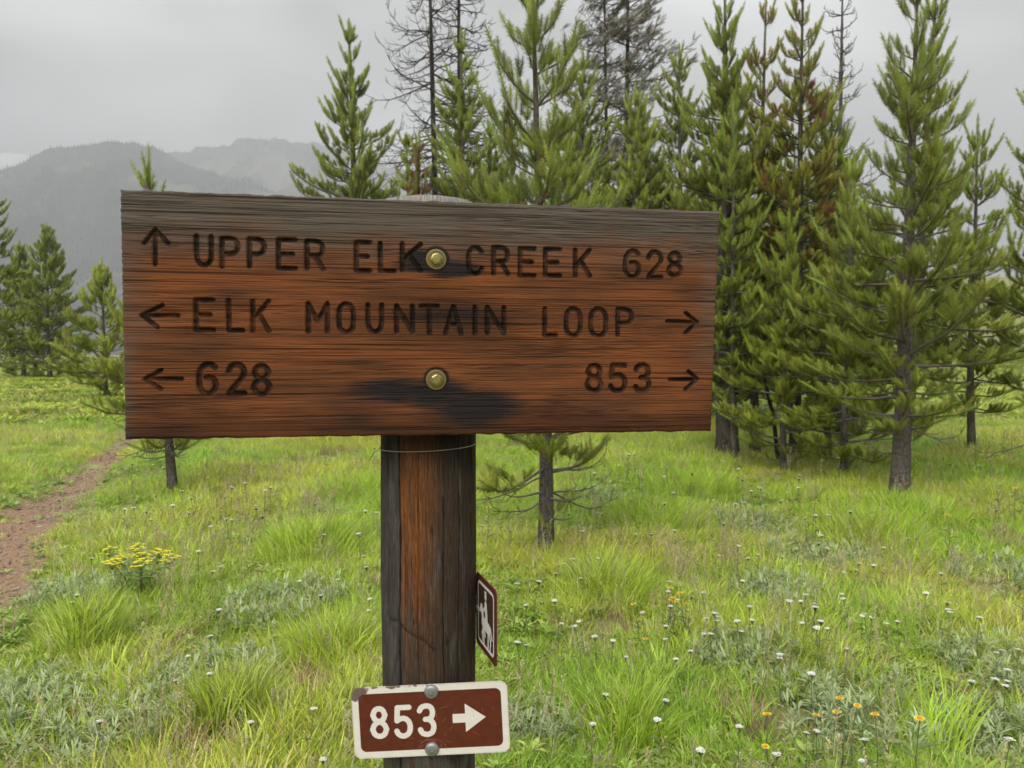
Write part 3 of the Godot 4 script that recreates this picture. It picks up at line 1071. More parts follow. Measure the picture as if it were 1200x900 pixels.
func shoots() -> void:
	shoot_near = shoot(84, 0.030, 1)
	shoot_mid = shoot(72, 0.045, 2)
	shoot_far = shoot(34, 0.10, 3)
	shoot_thin = shoot(30, 0.05, 4)

func trunk_at(h: float, lean: Vector2, bend: Vector2, t: float) -> Vector3:
	var s := sin(t * PI) + 0.4 * sin(t * 7.0)
	return Vector3(lean.x * t + bend.x * s, h * t, lean.y * t + bend.y * s)

func trunk_mesh(h: float, r: float, lean: Vector2, bend: Vector2, col: Color, sides := 14, segs := 36) -> ArrayMesh:
	var pts := PackedVector3Array()
	var rad := PackedFloat32Array()
	pts.push_back(trunk_at(h, lean, bend, 0.0) - Vector3(0, 0.15, 0))
	rad.push_back(r * 1.35)
	for k in segs + 1:
		var t := float(k) / segs
		pts.push_back(trunk_at(h, lean, bend, t))
		rad.push_back(r * (pow(1.0 - t, 0.85) * (1.0 + 0.3 * exp(-t * h * 5.0))) + 0.006)
	var g := Buf.new()
	g.tube(pts, rad, sides, col)
	var bark := noise(int(h * 100), 1.0, 2)
	for k in g.v.size():
		var p := g.v[k]
		var n1 := bark.get_noise_3d(p.x * 22.0, p.y * 7.0, p.z * 22.0)
		g.v[k] += g.n[k] * r * 0.10 * n1
		var pale := smoothstep(0.1, 0.5, bark.get_noise_3d(p.x * 9.0 + 30.0, p.y * 3.0, p.z * 9.0))
		g.c[k] = (col * (1.0 + 0.35 * n1)).lerp(Color(0.34, 0.34, 0.31), pale * 0.45)
	return g.mesh()

# a living lodgepole pine
func pine(label: String, x: float, z: float, h: float, r: float, low: float, reach: float, s: int, o := {}) -> Node3D:
	var q := RandomNumberGenerator.new()
	q.seed = s
	var t := thing("pine_tree", label, "pine tree", Vector3(x, ground_y(x, z), z))
	var lean: Vector2 = o.get("lean", Vector2(q.randf_range(-0.1, 0.1), 0))
	var bend := Vector2(q.randf_range(-0.03, 0.03), q.randf_range(-0.03, 0.03)) * h * 0.3
	var far: float = -z
	var tone: Color = o.get("tone", Color(0.085, 0.115, 0.028)) * Color(2.6, 2.6, 1.3)
	var brown: float = o.get("brown", 0.0)
	var full: float = o.get("full", 1.0)
	var bark_col: Color = o.get("bark", Color(0.175, 0.15, 0.13))
	part("trunk", trunk_mesh(h, r, lean, bend, bark_col), M.bark, t)
	var wood := Buf.new()
	var crown := Many.new()
	var near := far < 8.5
	var step := (0.042 if near else 0.048 if far < 13.0 else 0.066) / full
	if far > 24.0: step = 0.3 / full
	var thick := 0.036 if far < 13.0 else 0.048 if far < 24.0 else 0.11
	var y := low
	while y < h * 0.985:
		var f := (y - low) / (h - low)
		var count := q.randi_range(4, 6) if f < 0.85 else 4
		if far > 24.0: count = 5
		var a0 := q.randf() * TAU
		for k in count:
			if q.randf() < 0.17 + o.get("gaps", 0.0): continue
			var az := a0 + TAU * k / count + q.randfn(0, 0.25)
			var shape := pow(1.0 - f, o.get("taper", 0.75)) * smoothstep(-0.12, 0.22, f)
			var ln: float = maxf(1.2 * reach * shape * q.randf_range(0.6, 1.12), 0.14)
			var el := lerpf(-0.02, 0.78, pow(f, 1.0)) + q.randfn(0, 0.14)
			var p := trunk_at(h, lean, bend, (y + q.randf_range(-0.05, 0.05)) / h)
			var segs := 6
			var pts := PackedVector3Array([p])
			var rad := PackedFloat32Array([0.006 + 0.011 * ln])
			var gone := 0.0
			var side := 1.0
			var bare := ln * lerpf(0.24, 0.05, f) if f > 0.12 else ln * 0.4
			var dead: bool = f < o.get("dead", 0.0)
			for e in segs:
				var ff := float(e + 1) / segs
				var ell := el + 0.42 * ff * ff - 0.12 * sin(PI * ff) + q.randfn(0, 0.07)
				var d := Vector3(cos(az) * cos(ell), sin(ell), sin(az) * cos(ell))
				var sl := ln / segs
				var p2 := p + d * sl
				pts.push_back(p2)
				rad.push_back((0.006 + 0.011 * ln) * (1.0 - 0.8 * ff) + 0.0012)
				var at := 0.0
				while at < sl:
					if gone + at > bare and not (dead and q.randf() < 0.8):
						side = -side
						var fr := (gone + at) / ln
						var tl := clampf(ln * 0.46 * (1.05 - fr * 0.8) * q.randf_range(0.5, 1.2), 0.08, 0.34)
						var sw := q.randf_range(0.55, 1.1) * side
						var td := (d.rotated(Vector3.UP, sw) + Vector3(0, q.randf_range(0.1, 0.9), 0)).normalized()
						var tp := p + d * at
						var green := tone * q.randf_range(0.72, 1.3)
						green.r *= 1.0 + 0.25 * fr
						if q.randf() < brown: green = Color(0.26, 0.105, 0.045) * q.randf_range(0.7, 1.3)
						green *= q.randf_range(0.6, 1.3)
						var tuft := q.randf_range(0.075, 0.14) * (1.0 if far < 24.0 else 2.2)
						var rr := thick * q.randf_range(0.8, 1.12)
						var up := (td + Vector3(0, q.randf_range(0.1, 0.9), 0)).normalized()
						crown.along(up, tp + td * maxf(tl - tuft * 0.6, tuft * 0.3), tuft, rr, q.randf() * 6.0, green * 1.08)
						if tl > 0.15 and far < 24.0:
							for sd in [1.0, -1.0]:
								var fork := td.rotated(Vector3.UP, sd * q.randf_range(0.5, 0.95))
								fork.y += q.randf_range(0.15, 0.8)
								crown.along(fork.normalized(), tp + td * tl * q.randf_range(0.35, 0.6), tuft * q.randf_range(0.75, 1.0), rr, q.randf() * 6.0, green * q.randf_range(0.8, 1.1))
					at += step * q.randf_range(0.7, 1.3)
				gone += sl
				if gone > maxf(bare + sl * 0.5, ln * 0.55) and not dead:
					crown.along(d, p, sl * 1.05, thick * 0.9, q.randf() * 6.0, tone * q.randf_range(0.75, 1.1))
				p = p2
			if not dead or q.randf() < 0.3:
				var tip := Vector3(cos(az) * 0.45, 1.0, sin(az) * 0.45).normalized() if f > 0.3 else Vector3(cos(az), 0.55, sin(az)).normalized()
				crown.along(tip, p - tip * 0.02, q.randf_range(0.10, 0.22) * (1.0 + 0.6 * f), thick * 1.05, q.randf() * 6.0, tone * q.randf_range(1.0, 1.45))
			wood.tube(pts, rad, 4 if far < 14.0 else 3, bark_col * q.randf_range(0.6, 1.0))
		y += lerpf(0.155, 0.27, f) * (1.0 if far < 13.0 else 1.25) * q.randf_range(0.75, 1.25) * (1.0 if h < 9.0 else 1.4)
	# the leader, needled to its tip
	var k := 0.86
	while k < 1.0:
		var p := trunk_at(h, lean, bend, k)
		crown.along((trunk_at(h, lean, bend, minf(k + 0.03, 1.0)) - p + Vector3(0, 0.01, 0)).normalized(), p, h * 0.03, thick * 0.95, q.randf() * 6.0, tone * q.randf_range(0.8, 1.2))
		k += 0.022
	crown.along(Vector3.UP, trunk_at(h, lean, bend, 0.985), 0.28 if far < 20.0 else 0.5, thick, 0.0, tone * 1.2)
	if o.get("snags", 0) > 0:
		for e in int(o.snags):
			var p := trunk_at(h, lean, bend, q.randf_range(0.10, low / h + 0.08))
			dead_limb(wood, q, p, q.randf() * TAU, q.randf_range(-0.25, 0.25), reach * q.randf_range(0.35, 0.8), 0.008, bark_col * 0.8)
	part("branches", wood.mesh(), M.twig, t, "stuff")
	many("crown", crown, shoot_near if near else shoot_mid if far < 24.0 else shoot_far, M.needles, t)
	return t

func dead_limb(wood: Buf, q: RandomNumberGenerator, p: Vector3, az: float, el: float, ln: float, r: float, col: Color, twigs := 5) -> void:
	var pts := PackedVector3Array([p])
	var rad := PackedFloat32Array([r])
	for e in 6:
		var ff := (e + 1) / 6.0
		var ell := el - 0.35 * sin(PI * ff) + 0.55 * ff * ff + q.randfn(0, 0.08)
		az += q.randfn(0, 0.09)
		p += Vector3(cos(az) * cos(ell), sin(ell), sin(az) * cos(ell)) * ln / 6.0
		pts.push_back(p)
		rad.push_back(r * (1.0 - 0.85 * ff) + 0.0012)
		if e > 0 and twigs > 0:
			for s in (1 if q.randf() < 0.5 else 2):
				var tw := q.randf_range(-1.0, 1.0)
				var tl := ln * q.randf_range(0.18, 0.45) * (1.1 - 0.6 * ff)
				var a := az + signf(tw) * q.randf_range(0.5, 1.0)
				dead_limb(wood, q, p, a, ell + q.randfn(0.1, 0.3), tl, maxf(r * 0.4, 0.003), col, twigs - 5 if twigs > 5 else 0)
	wood.tube(pts, rad, 3, col)

# a tall, dead or dying pine: bare limbs, sometimes with a thin grey-green remnant of needles
func bare_pine(label: String, x: float, z: float, h: float, r: float, low: float, reach: float, s: int, o := {}) -> void:
	var q := RandomNumberGenerator.new()
	q.seed = s
	var t := thing("bare_pine_tree", label, "pine tree", Vector3(x, ground_y(x, z), z))
	var lean: Vector2 = o.get("lean", Vector2.ZERO)
	var bend := Vector2(q.randf_range(-0.02, 0.02), 0.0) * h * 0.3
	var col: Color = o.get("bark", Color(0.10, 0.09, 0.08))
	part("trunk", trunk_mesh(h, r, lean, bend, col, 12, 48), M.bark, t)
	var wood := Buf.new()
	var crown := Many.new()
	var needles: float = o.get("needles", 0.0)
	var y := low
	while y < h:
		var f := (y - low) / (h - low)
		for k in q.randi_range(2, 4):
			var ln: float = maxf(reach * pow(1.0 - f, 0.6) * q.randf_range(0.5, 1.1), 0.3)
			var p := trunk_at(h, lean, bend, y / h)
			var k0 := wood.v.size()
			dead_limb(wood, q, p, q.randf() * TAU, o.get("el", -0.1) + q.randfn(0, 0.2) + 0.5 * f, ln, 0.010 + 0.008 * ln, col * q.randf_range(0.8, 1.3), 10)
			if needles > 0.0:
				for e in range(k0, wood.v.size(), 3):
					if q.randf() < needles:
						crown.along((wood.n[e] + Vector3(0, 0.9, 0) + Vector3(q.randfn(0, 0.4), 0, q.randfn(0, 0.4))).normalized(), wood.v[e], q.randf_range(0.12, 0.3), 0.055, q.randf() * 6.0, o.get("tone", Color(0.09, 0.10, 0.07)) * q.randf_range(0.6, 1.3))
		y += q.randf_range(0.16, 0.34) * o.get("gap", 1.0)
	part("branches", wood.mesh(), M.twig, t, "stuff")
	many("crown", crown, shoot_thin, M.needles, t)

func build_trees() -> void:
	# in front: the young pine straight behind the post
	pine("young pine with a crooked thin trunk rising behind the sign just right of the post", 0.25, -5.59, 4.2, 0.05, 0.32, 0.92, 201, {"lean": Vector2(-0.11, 0.0), "dead": 0.06, "snags": 6, "taper": 0.6})
	pine("slender young pine at the left end of the sign, thin trunk showing below the board", -3.61, -8.15, 3.45, 0.045, 0.5, 0.9, 202, {"lean": Vector2(-0.2, 0), "taper": 1.35, "gaps": 0.08, "dead": 0.0, "snags": 6, "tone": Color(0.095, 0.13, 0.03)})
	pine("tall narrow pine standing alone against the sky above the sign's left half", -2.52, -13.1, 6.9, 0.09, 0.9, 1.7, 203, {"lean": Vector2(-0.2, 0), "taper": 0.95})
	pine("big bushy pine on the right with low spreading branches and a grey trunk", 3.89, -7.68, 5.05, 0.085, 0.6, 0.98, 204, {"lean": Vector2(0.08, 0), "taper": 0.7, "snags": 8, "gaps": 0.06})
	pine("dense pine whose spire stands just right of the big bushy pine's tip", 4.70, -9.3, 5.85, 0.075, 1.0, 0.75, 205, {"lean": Vector2(0.32, 0), "taper": 0.75, "gaps": 0.1})
	pine("pine cut off by the right edge of the picture, open drooping branches", 6.0, -8.5, 4.75, 0.09, 0.9, 1.05, 206, {"taper": 0.6, "gaps": 0.14, "snags": 8})
	pine("pine with the thickest dark trunk, right beside the sign's right end", 3.16, -11.23, 6.65, 0.155, 1.05, 1.2, 207, {"lean": Vector2(-0.1, 0), "taper": 0.7, "snags": 10, "full": 1.3, "bark": Color(0.13, 0.105, 0.09)})
	pine("thin-trunked pine with a brown-tinged top, second trunk right of the sign", 3.96, -10.78, 6.6, 0.072, 1.7, 0.95, 208, {"lean": Vector2(0.03, 0), "brown": 0.16, "taper": 0.65, "full": 1.2,  "tone": Color(0.095, 0.11, 0.026), "bark": Color(0.10, 0.085, 0.07)})
	pine("pine with a rusty brown spire between the thick trunk and the thin one", 3.80, -12.0, 6.9, 0.07, 2.2, 0.7, 209, {"lean": Vector2(0.1, 0), "brown": 0.35, "taper": 0.5, "gaps": 0.1, "tone": Color(0.11, 0.115, 0.03)})
	pine("low bright young pine in front of the two trunks right of the sign", 3.55, -10.0, 3.2, 0.04, 0.25, 0.95, 210, {"full": 1.25, "taper": 0.7, "tone": Color(0.095, 0.125, 0.028)})
	pine("small bright pine filling the gap left of the big bushy pine", 3.95, -9.1, 3.55, 0.04, 0.25, 0.95, 211, {"full": 1.25, "taper": 0.75, "tone": Color(0.095, 0.125, 0.028)})
	pine("narrow pine between the brown-topped pine and the big bushy pine", 4.75, -11.5, 5.3, 0.05, 0.9, 0.95, 256, {"taper": 0.6, "gaps": 0.1})
	pine("narrow pine standing close in front of the thick dark trunk", 3.05, -10.5, 4.7, 0.035, 0.9, 0.62, 257, {"taper": 0.6, "gaps": 0.1})
	pine("narrow young pine between the two spires on the right and the picture's edge", 6.6, -11.0, 4.6, 0.05, 0.6, 0.9, 258, {"taper": 0.7, "gaps": 0.1})
	# a little further back, their trunks hidden by the board
	pine("pine left of the middle whose spires rise beside the two bare trunks", -0.95, -16.0, 8.0, 0.10, 1.2, 1.5, 212, {"full": 1.2, "taper": 0.8, "gaps": 0.08})
	pine("yellowish pine tip between the narrow pine and the bare trunks", -2.35, -18.0, 6.4, 0.08, 1.0, 1.1, 213, {"brown": 0.25, "tone": Color(0.10, 0.12, 0.03)})
	pine("pine right of the middle pine, behind the word CREEK", 1.6, -17.0, 7.9, 0.10, 1.2, 1.7, 214, {"full": 1.2, "taper": 0.7})
	pine("pine with bright upright tips below the grey thin-crowned trees", 2.5, -16.0, 6.9, 0.09, 1.0, 1.5, 215, {"full": 1.2, "taper": 0.7, "tone": Color(0.10, 0.13, 0.028)})
	pine("shadowy pine behind the left side of the thick dark trunk", 3.7, -17.0, 8.0, 0.10, 1.0, 1.7, 216, {"full": 1.2, "taper": 0.7})
	pine("pine in the second row behind the thin-trunked pine", 5.6, -15.5, 5.6, 0.09, 0.4, 1.3, 217, {"taper": 0.6})
	pine("pine in the second row behind the low bright young pine", 5.3, -18.5, 6.2, 0.09, 0.4, 1.5, 218, {"taper": 0.6})
	pine("pine in the second row left of the bare curved tree", 6.7, -17.0, 6.6, 0.09, 0.4, 1.4, 219, {"taper": 0.65})
	pine("pine in the second row behind the big bushy pine's left side", 8.2, -19.0, 6.0, 0.09, 0.4, 1.4, 220, {"taper": 0.65})
	pine("shorter pine behind the sign's right half, under the grey trees", 3.2, -20.5, 6.6, 0.09, 0.8, 1.4, 221, {"taper": 0.65})
	pine("pine behind the middle pine, left of the post", -0.1, -20.0, 7.2, 0.09, 0.8, 1.3, 222, {"taper": 0.7})
	pine("dead rusty-brown young pine just left of the two tall bare trunks", -1.92, -15.6, 5.75, 0.06, 1.5, 0.8, 251, {"brown": 0.97, "taper": 0.6, "gaps": 0.2})
	pine("pine crowded behind the word ELK, its tip between the bare trunks and the middle pine", -0.55, -17.5, 6.6, 0.08, 0.8, 1.5, 252, {"full": 1.2, "taper": 0.7})
	pine("bright pine between the middle pine and the grey thin-crowned pair", 1.15, -15.2, 5.9, 0.08, 0.8, 1.45, 253, {"full": 1.2, "taper": 0.7, "tone": Color(0.10, 0.13, 0.028)})
	pine("pine under the right side of the grey thin-crowned pair", 2.95, -16.8, 6.3, 0.08, 0.8, 1.6, 254, {"full": 1.2, "taper": 0.65})
	pine("dark pine between the thick trunk and the brown-topped pines, second row", 4.6, -16.2, 7.2, 0.09, 0.6, 1.6, 255, {"full": 1.2, "taper": 0.65})
	# tall bare ones
	bare_pine("left one of two tall bare trunks above the sign, drooping leafless limbs", -1.82, -20.0, 14.5, 0.105, 4.6, 2.5, 231, {"gap": 0.75, "lean": Vector2(-0.35, 0), "bark": Color(0.07, 0.055, 0.047)})
	bare_pine("right one of two tall bare trunks above the sign, thin dark limbs", -1.44, -20.8, 15.5, 0.10, 4.8, 1.7, 232, {"gap": 0.8, "bark": Color(0.065, 0.052, 0.045)})
	bare_pine("tall thin tree with a sparse grey crown, left of the grey pair", 2.98, -24.0, 15.0, 0.10, 4.5, 2.4, 233, {"needles": 0.055, "tone": Color(0.26, 0.26, 0.19), "bark": Color(0.10, 0.09, 0.08), "lean": Vector2(-0.2, 0)})
	bare_pine("tall tree with a sparse grey crown, right of the grey pair", 3.65, -24.6, 16.5, 0.13, 4.5, 3.0, 234, {"needles": 0.06, "tone": Color(0.26, 0.26, 0.19), "bark": Color(0.12, 0.085, 0.07)})
	bare_pine("leafless grey tree with a round fan of fine twigs, right of the brown-topped pine", 5.48, -13.0, 7.9, 0.07, 2.6, 1.0, 235, {"el": 0.15, "bark": Color(0.16, 0.15, 0.14), "gap": 0.8})
	# a dead leaning stem between the two dark trunks
	var t := thing("leaning_dead_stem", "thin dead stem leaning between the thick dark trunk and the thin trunk", "dead tree", Vector3(3.72, ground_y(3.72, -10.9), -10.9))
	var g := Buf.new()
	g.tube(PackedVector3Array([Vector3(0.08, -0.1, 0), Vector3(0, 0.6, 0), Vector3(-0.18, 1.3, 0.05), Vector3(-0.3, 2.1, 0.0), Vector3(-0.36, 2.8, 0.0)]), PackedFloat32Array([0.035, 0.03, 0.026, 0.02, 0.008]), 8, Color(0.05, 0.042, 0.036))
	part("trunk", g.mesh(), M.bark, t)
	var dl := Buf.new()
	var q := RandomNumberGenerator.new()
	q.seed = 77
	for k in 12:
		dead_limb(dl, q, Vector3(-0.1 - 0.02 * k, 1.0 + 0.14 * k, 0.02), q.randf() * TAU, 0.1, q.randf_range(0.2, 0.6), 0.006, Color(0.06, 0.05, 0.045))
	part("branches", dl.mesh(), M.twig, t, "stuff")
	# left meadow
	pine("bushy pine across the meadow beyond the trail, at its foot the grass", -27.0, -45.0, 8.7, 0.14, 0.3, 3.0, 241, {"taper": 0.75, "full": 2.4, "tone": Color(0.075, 0.105, 0.03)})
	pine("pine half hidden on the left of the bushy meadow pine", -29.5, -46.5, 8.0, 0.14, 0.3, 2.8, 242, {"taper": 0.8, "full": 2.2, "tone": Color(0.07, 0.10, 0.03)})
	pine("pine on the picture's left edge with a bare lower trunk", -14.45, -21.5, 6.4, 0.10, 1.4, 1.0, 243, {"taper": 0.6, "gaps": 0.1})
	pine("light green young pine beyond the trail, close to the sign's left end", -13.2, -25.0, 4.1, 0.07, 0.3, 1.7, 244, {"taper": 0.8, "full": 1.6, "tone": Color(0.105, 0.135, 0.032)})
	# far trees beyond the meadow
	for k in FAR.size():
		var e: Array = FAR[k]
		pine(e[0], e[1], e[2], e[3], 0.15, 0.6, e[4], 260 + k, {"taper": 0.75, "full": 1.4, "tone": Color(0.07, 0.098, 0.032)})

const FAR := [
	["far pine on the left between the bushy meadow pine and the sign", -25.5, -58.0, 9.0, 2.6],
	["far pine close behind the light green young pine", -23.0, -52.0, 6.5, 2.4],
	["far pine behind the sign's left third", -14.0, -50.0, 10.0, 2.6],
	["far pine behind the sign's middle", -6.0, -46.0, 10.5, 2.6],
	["far pine behind the sign's right third", 5.0, -42.0, 9.5, 2.6],
	["far pine seen between the thick trunk and the thin trunk", 12.0, -38.0, 8.5, 2.4],
	["far pine seen through the low bright young pine", 15.5, -44.0, 9.0, 2.6],
	["far pine behind the big bushy pine", 17.0, -36.0, 8.0, 2.2],
	["far pine beyond the meadow near the right edge", 30.0, -56.0, 6.0, 2.2],
]

#---------------------------------------------------------------- meadow
func blades(count: int, spread: float, w: float, curve: float, s: int, h0 := 0.6) -> Mesh:
	# a tuft of grass blades, about 1 high
	var r := RandomNumberGenerator.new()
	r.seed = s
	var g := Buf.new()
	for k in count:
		var a := r.randf() * TAU
		var o := Vector3(cos(a), 0, sin(a))
		var base := o * spread * sqrt(r.randf()) * 0.6
		var h := r.randf_range(h0, 1.05)
		var lean := curve * r.randf_range(0.3, 1.3)
		var yaw := r.randf() * TAU
		var side := Vector3(cos(yaw), 0, sin(yaw))
		var ww := w * r.randf_range(0.7, 1.3)
		var tone := r.randf_range(0.75, 1.25)
		var col := Color(tone * r.randf_range(0.9, 1.15), tone, tone * r.randf_range(0.8, 1.1))
		var prev := base
		var prev_w := ww * 0.8
		for e in 3:
			var f := (e + 1) / 3.0
			var p := base + Vector3(0, h * (f - 0.18 * lean * f * f), 0) + o * lean * h * f * f * 0.75
			var d := (p - prev).normalized()
			var nw := ww * (1.0 if e == 0 else 0.7)
			for sg in [1.0, -1.0]:
				# both faces of the blade, each with its own outward side
				var s2: Vector3 = side * sg
				var gn := s2.cross(d)
				var nn := (gn + Vector3(0, 0.8, 0)).normalized()
				var off := gn * ww * 0.12
				if e < 2:
					g.tri(prev + off - s2 * prev_w, p + off - s2 * nw, prev + off + s2 * prev_w, nn, nn, nn, col)
					g.tri(prev + off + s2 * prev_w, p + off - s2 * nw, p + off + s2 * nw, nn, nn, nn, col)
				else:
					g.tri(prev + off - s2 * prev_w, p + off, prev + off + s2 * prev_w, nn, nn, nn, col)
			prev = p
			prev_w = nw
	return g.mesh()

func leaf(g: Buf, base: Vector3, d: Vector3, ln: float, w: float, droop: float, col: Color) -> void:
	var side := d.cross(Vector3.UP).normalized()
	if side.length() < 0.1: side = Vector3.RIGHT
	var widths := [0.25, 0.9, 1.0, 0.6, 0.0]
	var prev := base
	for e in range(1, 5):
		var f := e / 4.0
		var p := base + d * ln * f - Vector3(0, droop * ln * f * f, 0)
		var dd := (p - prev).normalized()
		var up := side.cross(dd).normalized()
		if up.y < 0.0: up = -up
		var w0: float = w * widths[e - 1]
		var w1: float = w * widths[e]
		var lift := up * w * 0.35
		for s in [-1.0, 1.0]:
			var a: Vector3 = prev + side * s * w0 + lift * widths[e - 1]
			var b: Vector3 = p + side * s * w1 + lift * widths[e]
			for face in [1.0, -1.0]:
				var nn: Vector3 = (up * face - side * s * 0.35 * face + Vector3(0, 0.7, 0)).normalized()
				var off: Vector3 = up * face * w * 0.06
				if (s > 0.0) == (face > 0.0):
					g.tri(prev + off, p + off, a + off, nn, nn, nn, col)
					if w1 > 0.0: g.tri(a + off, p + off, b + off, nn, nn, nn, col)
				else:
					g.tri(prev + off, a + off, p + off, nn, nn, nn, col)
					if w1 > 0.0: g.tri(a + off, b + off, p + off, nn, nn, nn, col)
		prev = p

func forb(leaves: int, ln: float, w: float, stem: float, s: int) -> Mesh:
	var r := RandomNumberGenerator.new()
	r.seed = s
	var g := Buf.new()
	for k in leaves:
		var a := k * 2.39996 + r.randf() * 0.5
		var el := r.randf_range(0.25, 1.15)
		var h := stem * r.randf()
		var tone := r.randf_range(0.8, 1.2)
		leaf(g, Vector3(cos(a) * 0.01, h, sin(a) * 0.01), Vector3(cos(a) * cos(el), sin(el), sin(a) * cos(el)), ln * r.randf_range(0.6, 1.1), w * r.randf_range(0.7, 1.2), r.randf_range(0.0, 0.5), Color(tone, tone, tone))
	return g.mesh()

func stalk(s: int) -> Mesh:
	var r := RandomNumberGenerator.new()
	r.seed = s
	var g := Buf.new()
	for k in 4:
		var a := r.randf() * TAU
		var top := Vector3(cos(a) * 0.22 * r.randf(), r.randf_range(0.7, 1.0), sin(a) * 0.22 * r.randf())
		var mid := top * 0.5 + Vector3(0, 0.06, 0)
		var side := Vector3(-sin(a), 0, cos(a)) * 0.004
		g.tri2(-side, mid, side, Color.WHITE)
		g.tri2(mid - side, top, mid + side, Color.WHITE)
		for e in 9:
			var p := mid.lerp(top, 0.55 + 0.05 * e)
			var b := r.randf() * TAU
			var o := Vector3(cos(b), 0.8, sin(b)) * 0.035
			g.tri2(p, p + o, p + o.rotated(Vector3.UP, 0.6) * 0.8, Color(1.15, 1.05, 0.9))
	return g.mesh()

# where the meadow shows bare soil or brown dead stems: x, z, radius
const BARE := [[3.89, -7.6, 0.3], [0.27, -5.5, 0.22], [3.16, -11.1, 0.5], [-2.62, -10.9, 0.6], [3.15, -5.0, 0.22], [1.9, -3.3, 0.2], [2.35, -3.15, 0.16], [0.55, -4.1, 0.18], [-0.95, -3.35, 0.2], [4.0, -5.9, 0.3], [0.15, -6.4, 0.25], [-1.1, -2.95, 0.2], [1.05, -3.05, 0.2], [4.05, -7.4, 0.28]]
# tall bunch grass: x, z, radius
const BUNCH := [[-0.9, -3.75, 0.20], [-1.45, -5.6, 0.42], [0.55, -4.6, 0.30], [2.0, -8.3, 0.55], [-1.15, -3.1, 0.18], [0.45, -3.05, 0.16], [1.6, -2.95, 0.22], [3.6, -6.9, 0.5], [-2.2, -3.9, 0.2], [-1.6, -8.2, 0.6], [-0.9, -7.0, 0.4], [2.9, -6.3, 0.5], [1.2, -6.6, 0.5], [5.0, -7.6, 0.6], [-0.75, -10.0, 0.7]]
# dry reddish-brown seed stalks: x, z, radius
const DRY := [[-2.2, -7.2, 0.9], [-2.9, -8.7, 0.9], [-1.0, -9.5, 1.0], [-2.35, -5.4, 0.45], [1.3, -5.0, 0.45], [2.6, -5.2, 0.5], [3.92, -7.35, 0.4], [0.4, -5.4, 0.35], [-1.75, -6.3, 0.5]]
# grey-green leafy patches: x, z, radius
const SAGE := [[-1.65, -2.95, 0.32], [-2.05, -3.2, 0.3], [-1.35, -3.5, 0.28], [1.35, -3.0, 0.35], [1.75, -3.05, 0.35], [1.1, -3.6, 0.25], [0.1, -3.05, 0.16], [-2.6, -4.6, 0.3], [-1.3, -4.4, 0.35], [2.4, -3.6, 0.35], [2.3, -5.7, 0.4], [1.6, -4.6, 0.3], [-0.6, -4.9, 0.25], [3.3, -5.2, 0.35], [1.0, -7.5, 0.4], [2.1, -6.6, 0.4]]

func near_any(list: Array, x: float, z: float) -> float:
	var best := 0.0
	for e in list:
		var dx: float = x - e[0]
		var dz: float = z - e[1]
		best = maxf(best, 1.0 - sqrt(dx * dx + dz * dz) / e[2])
	return best

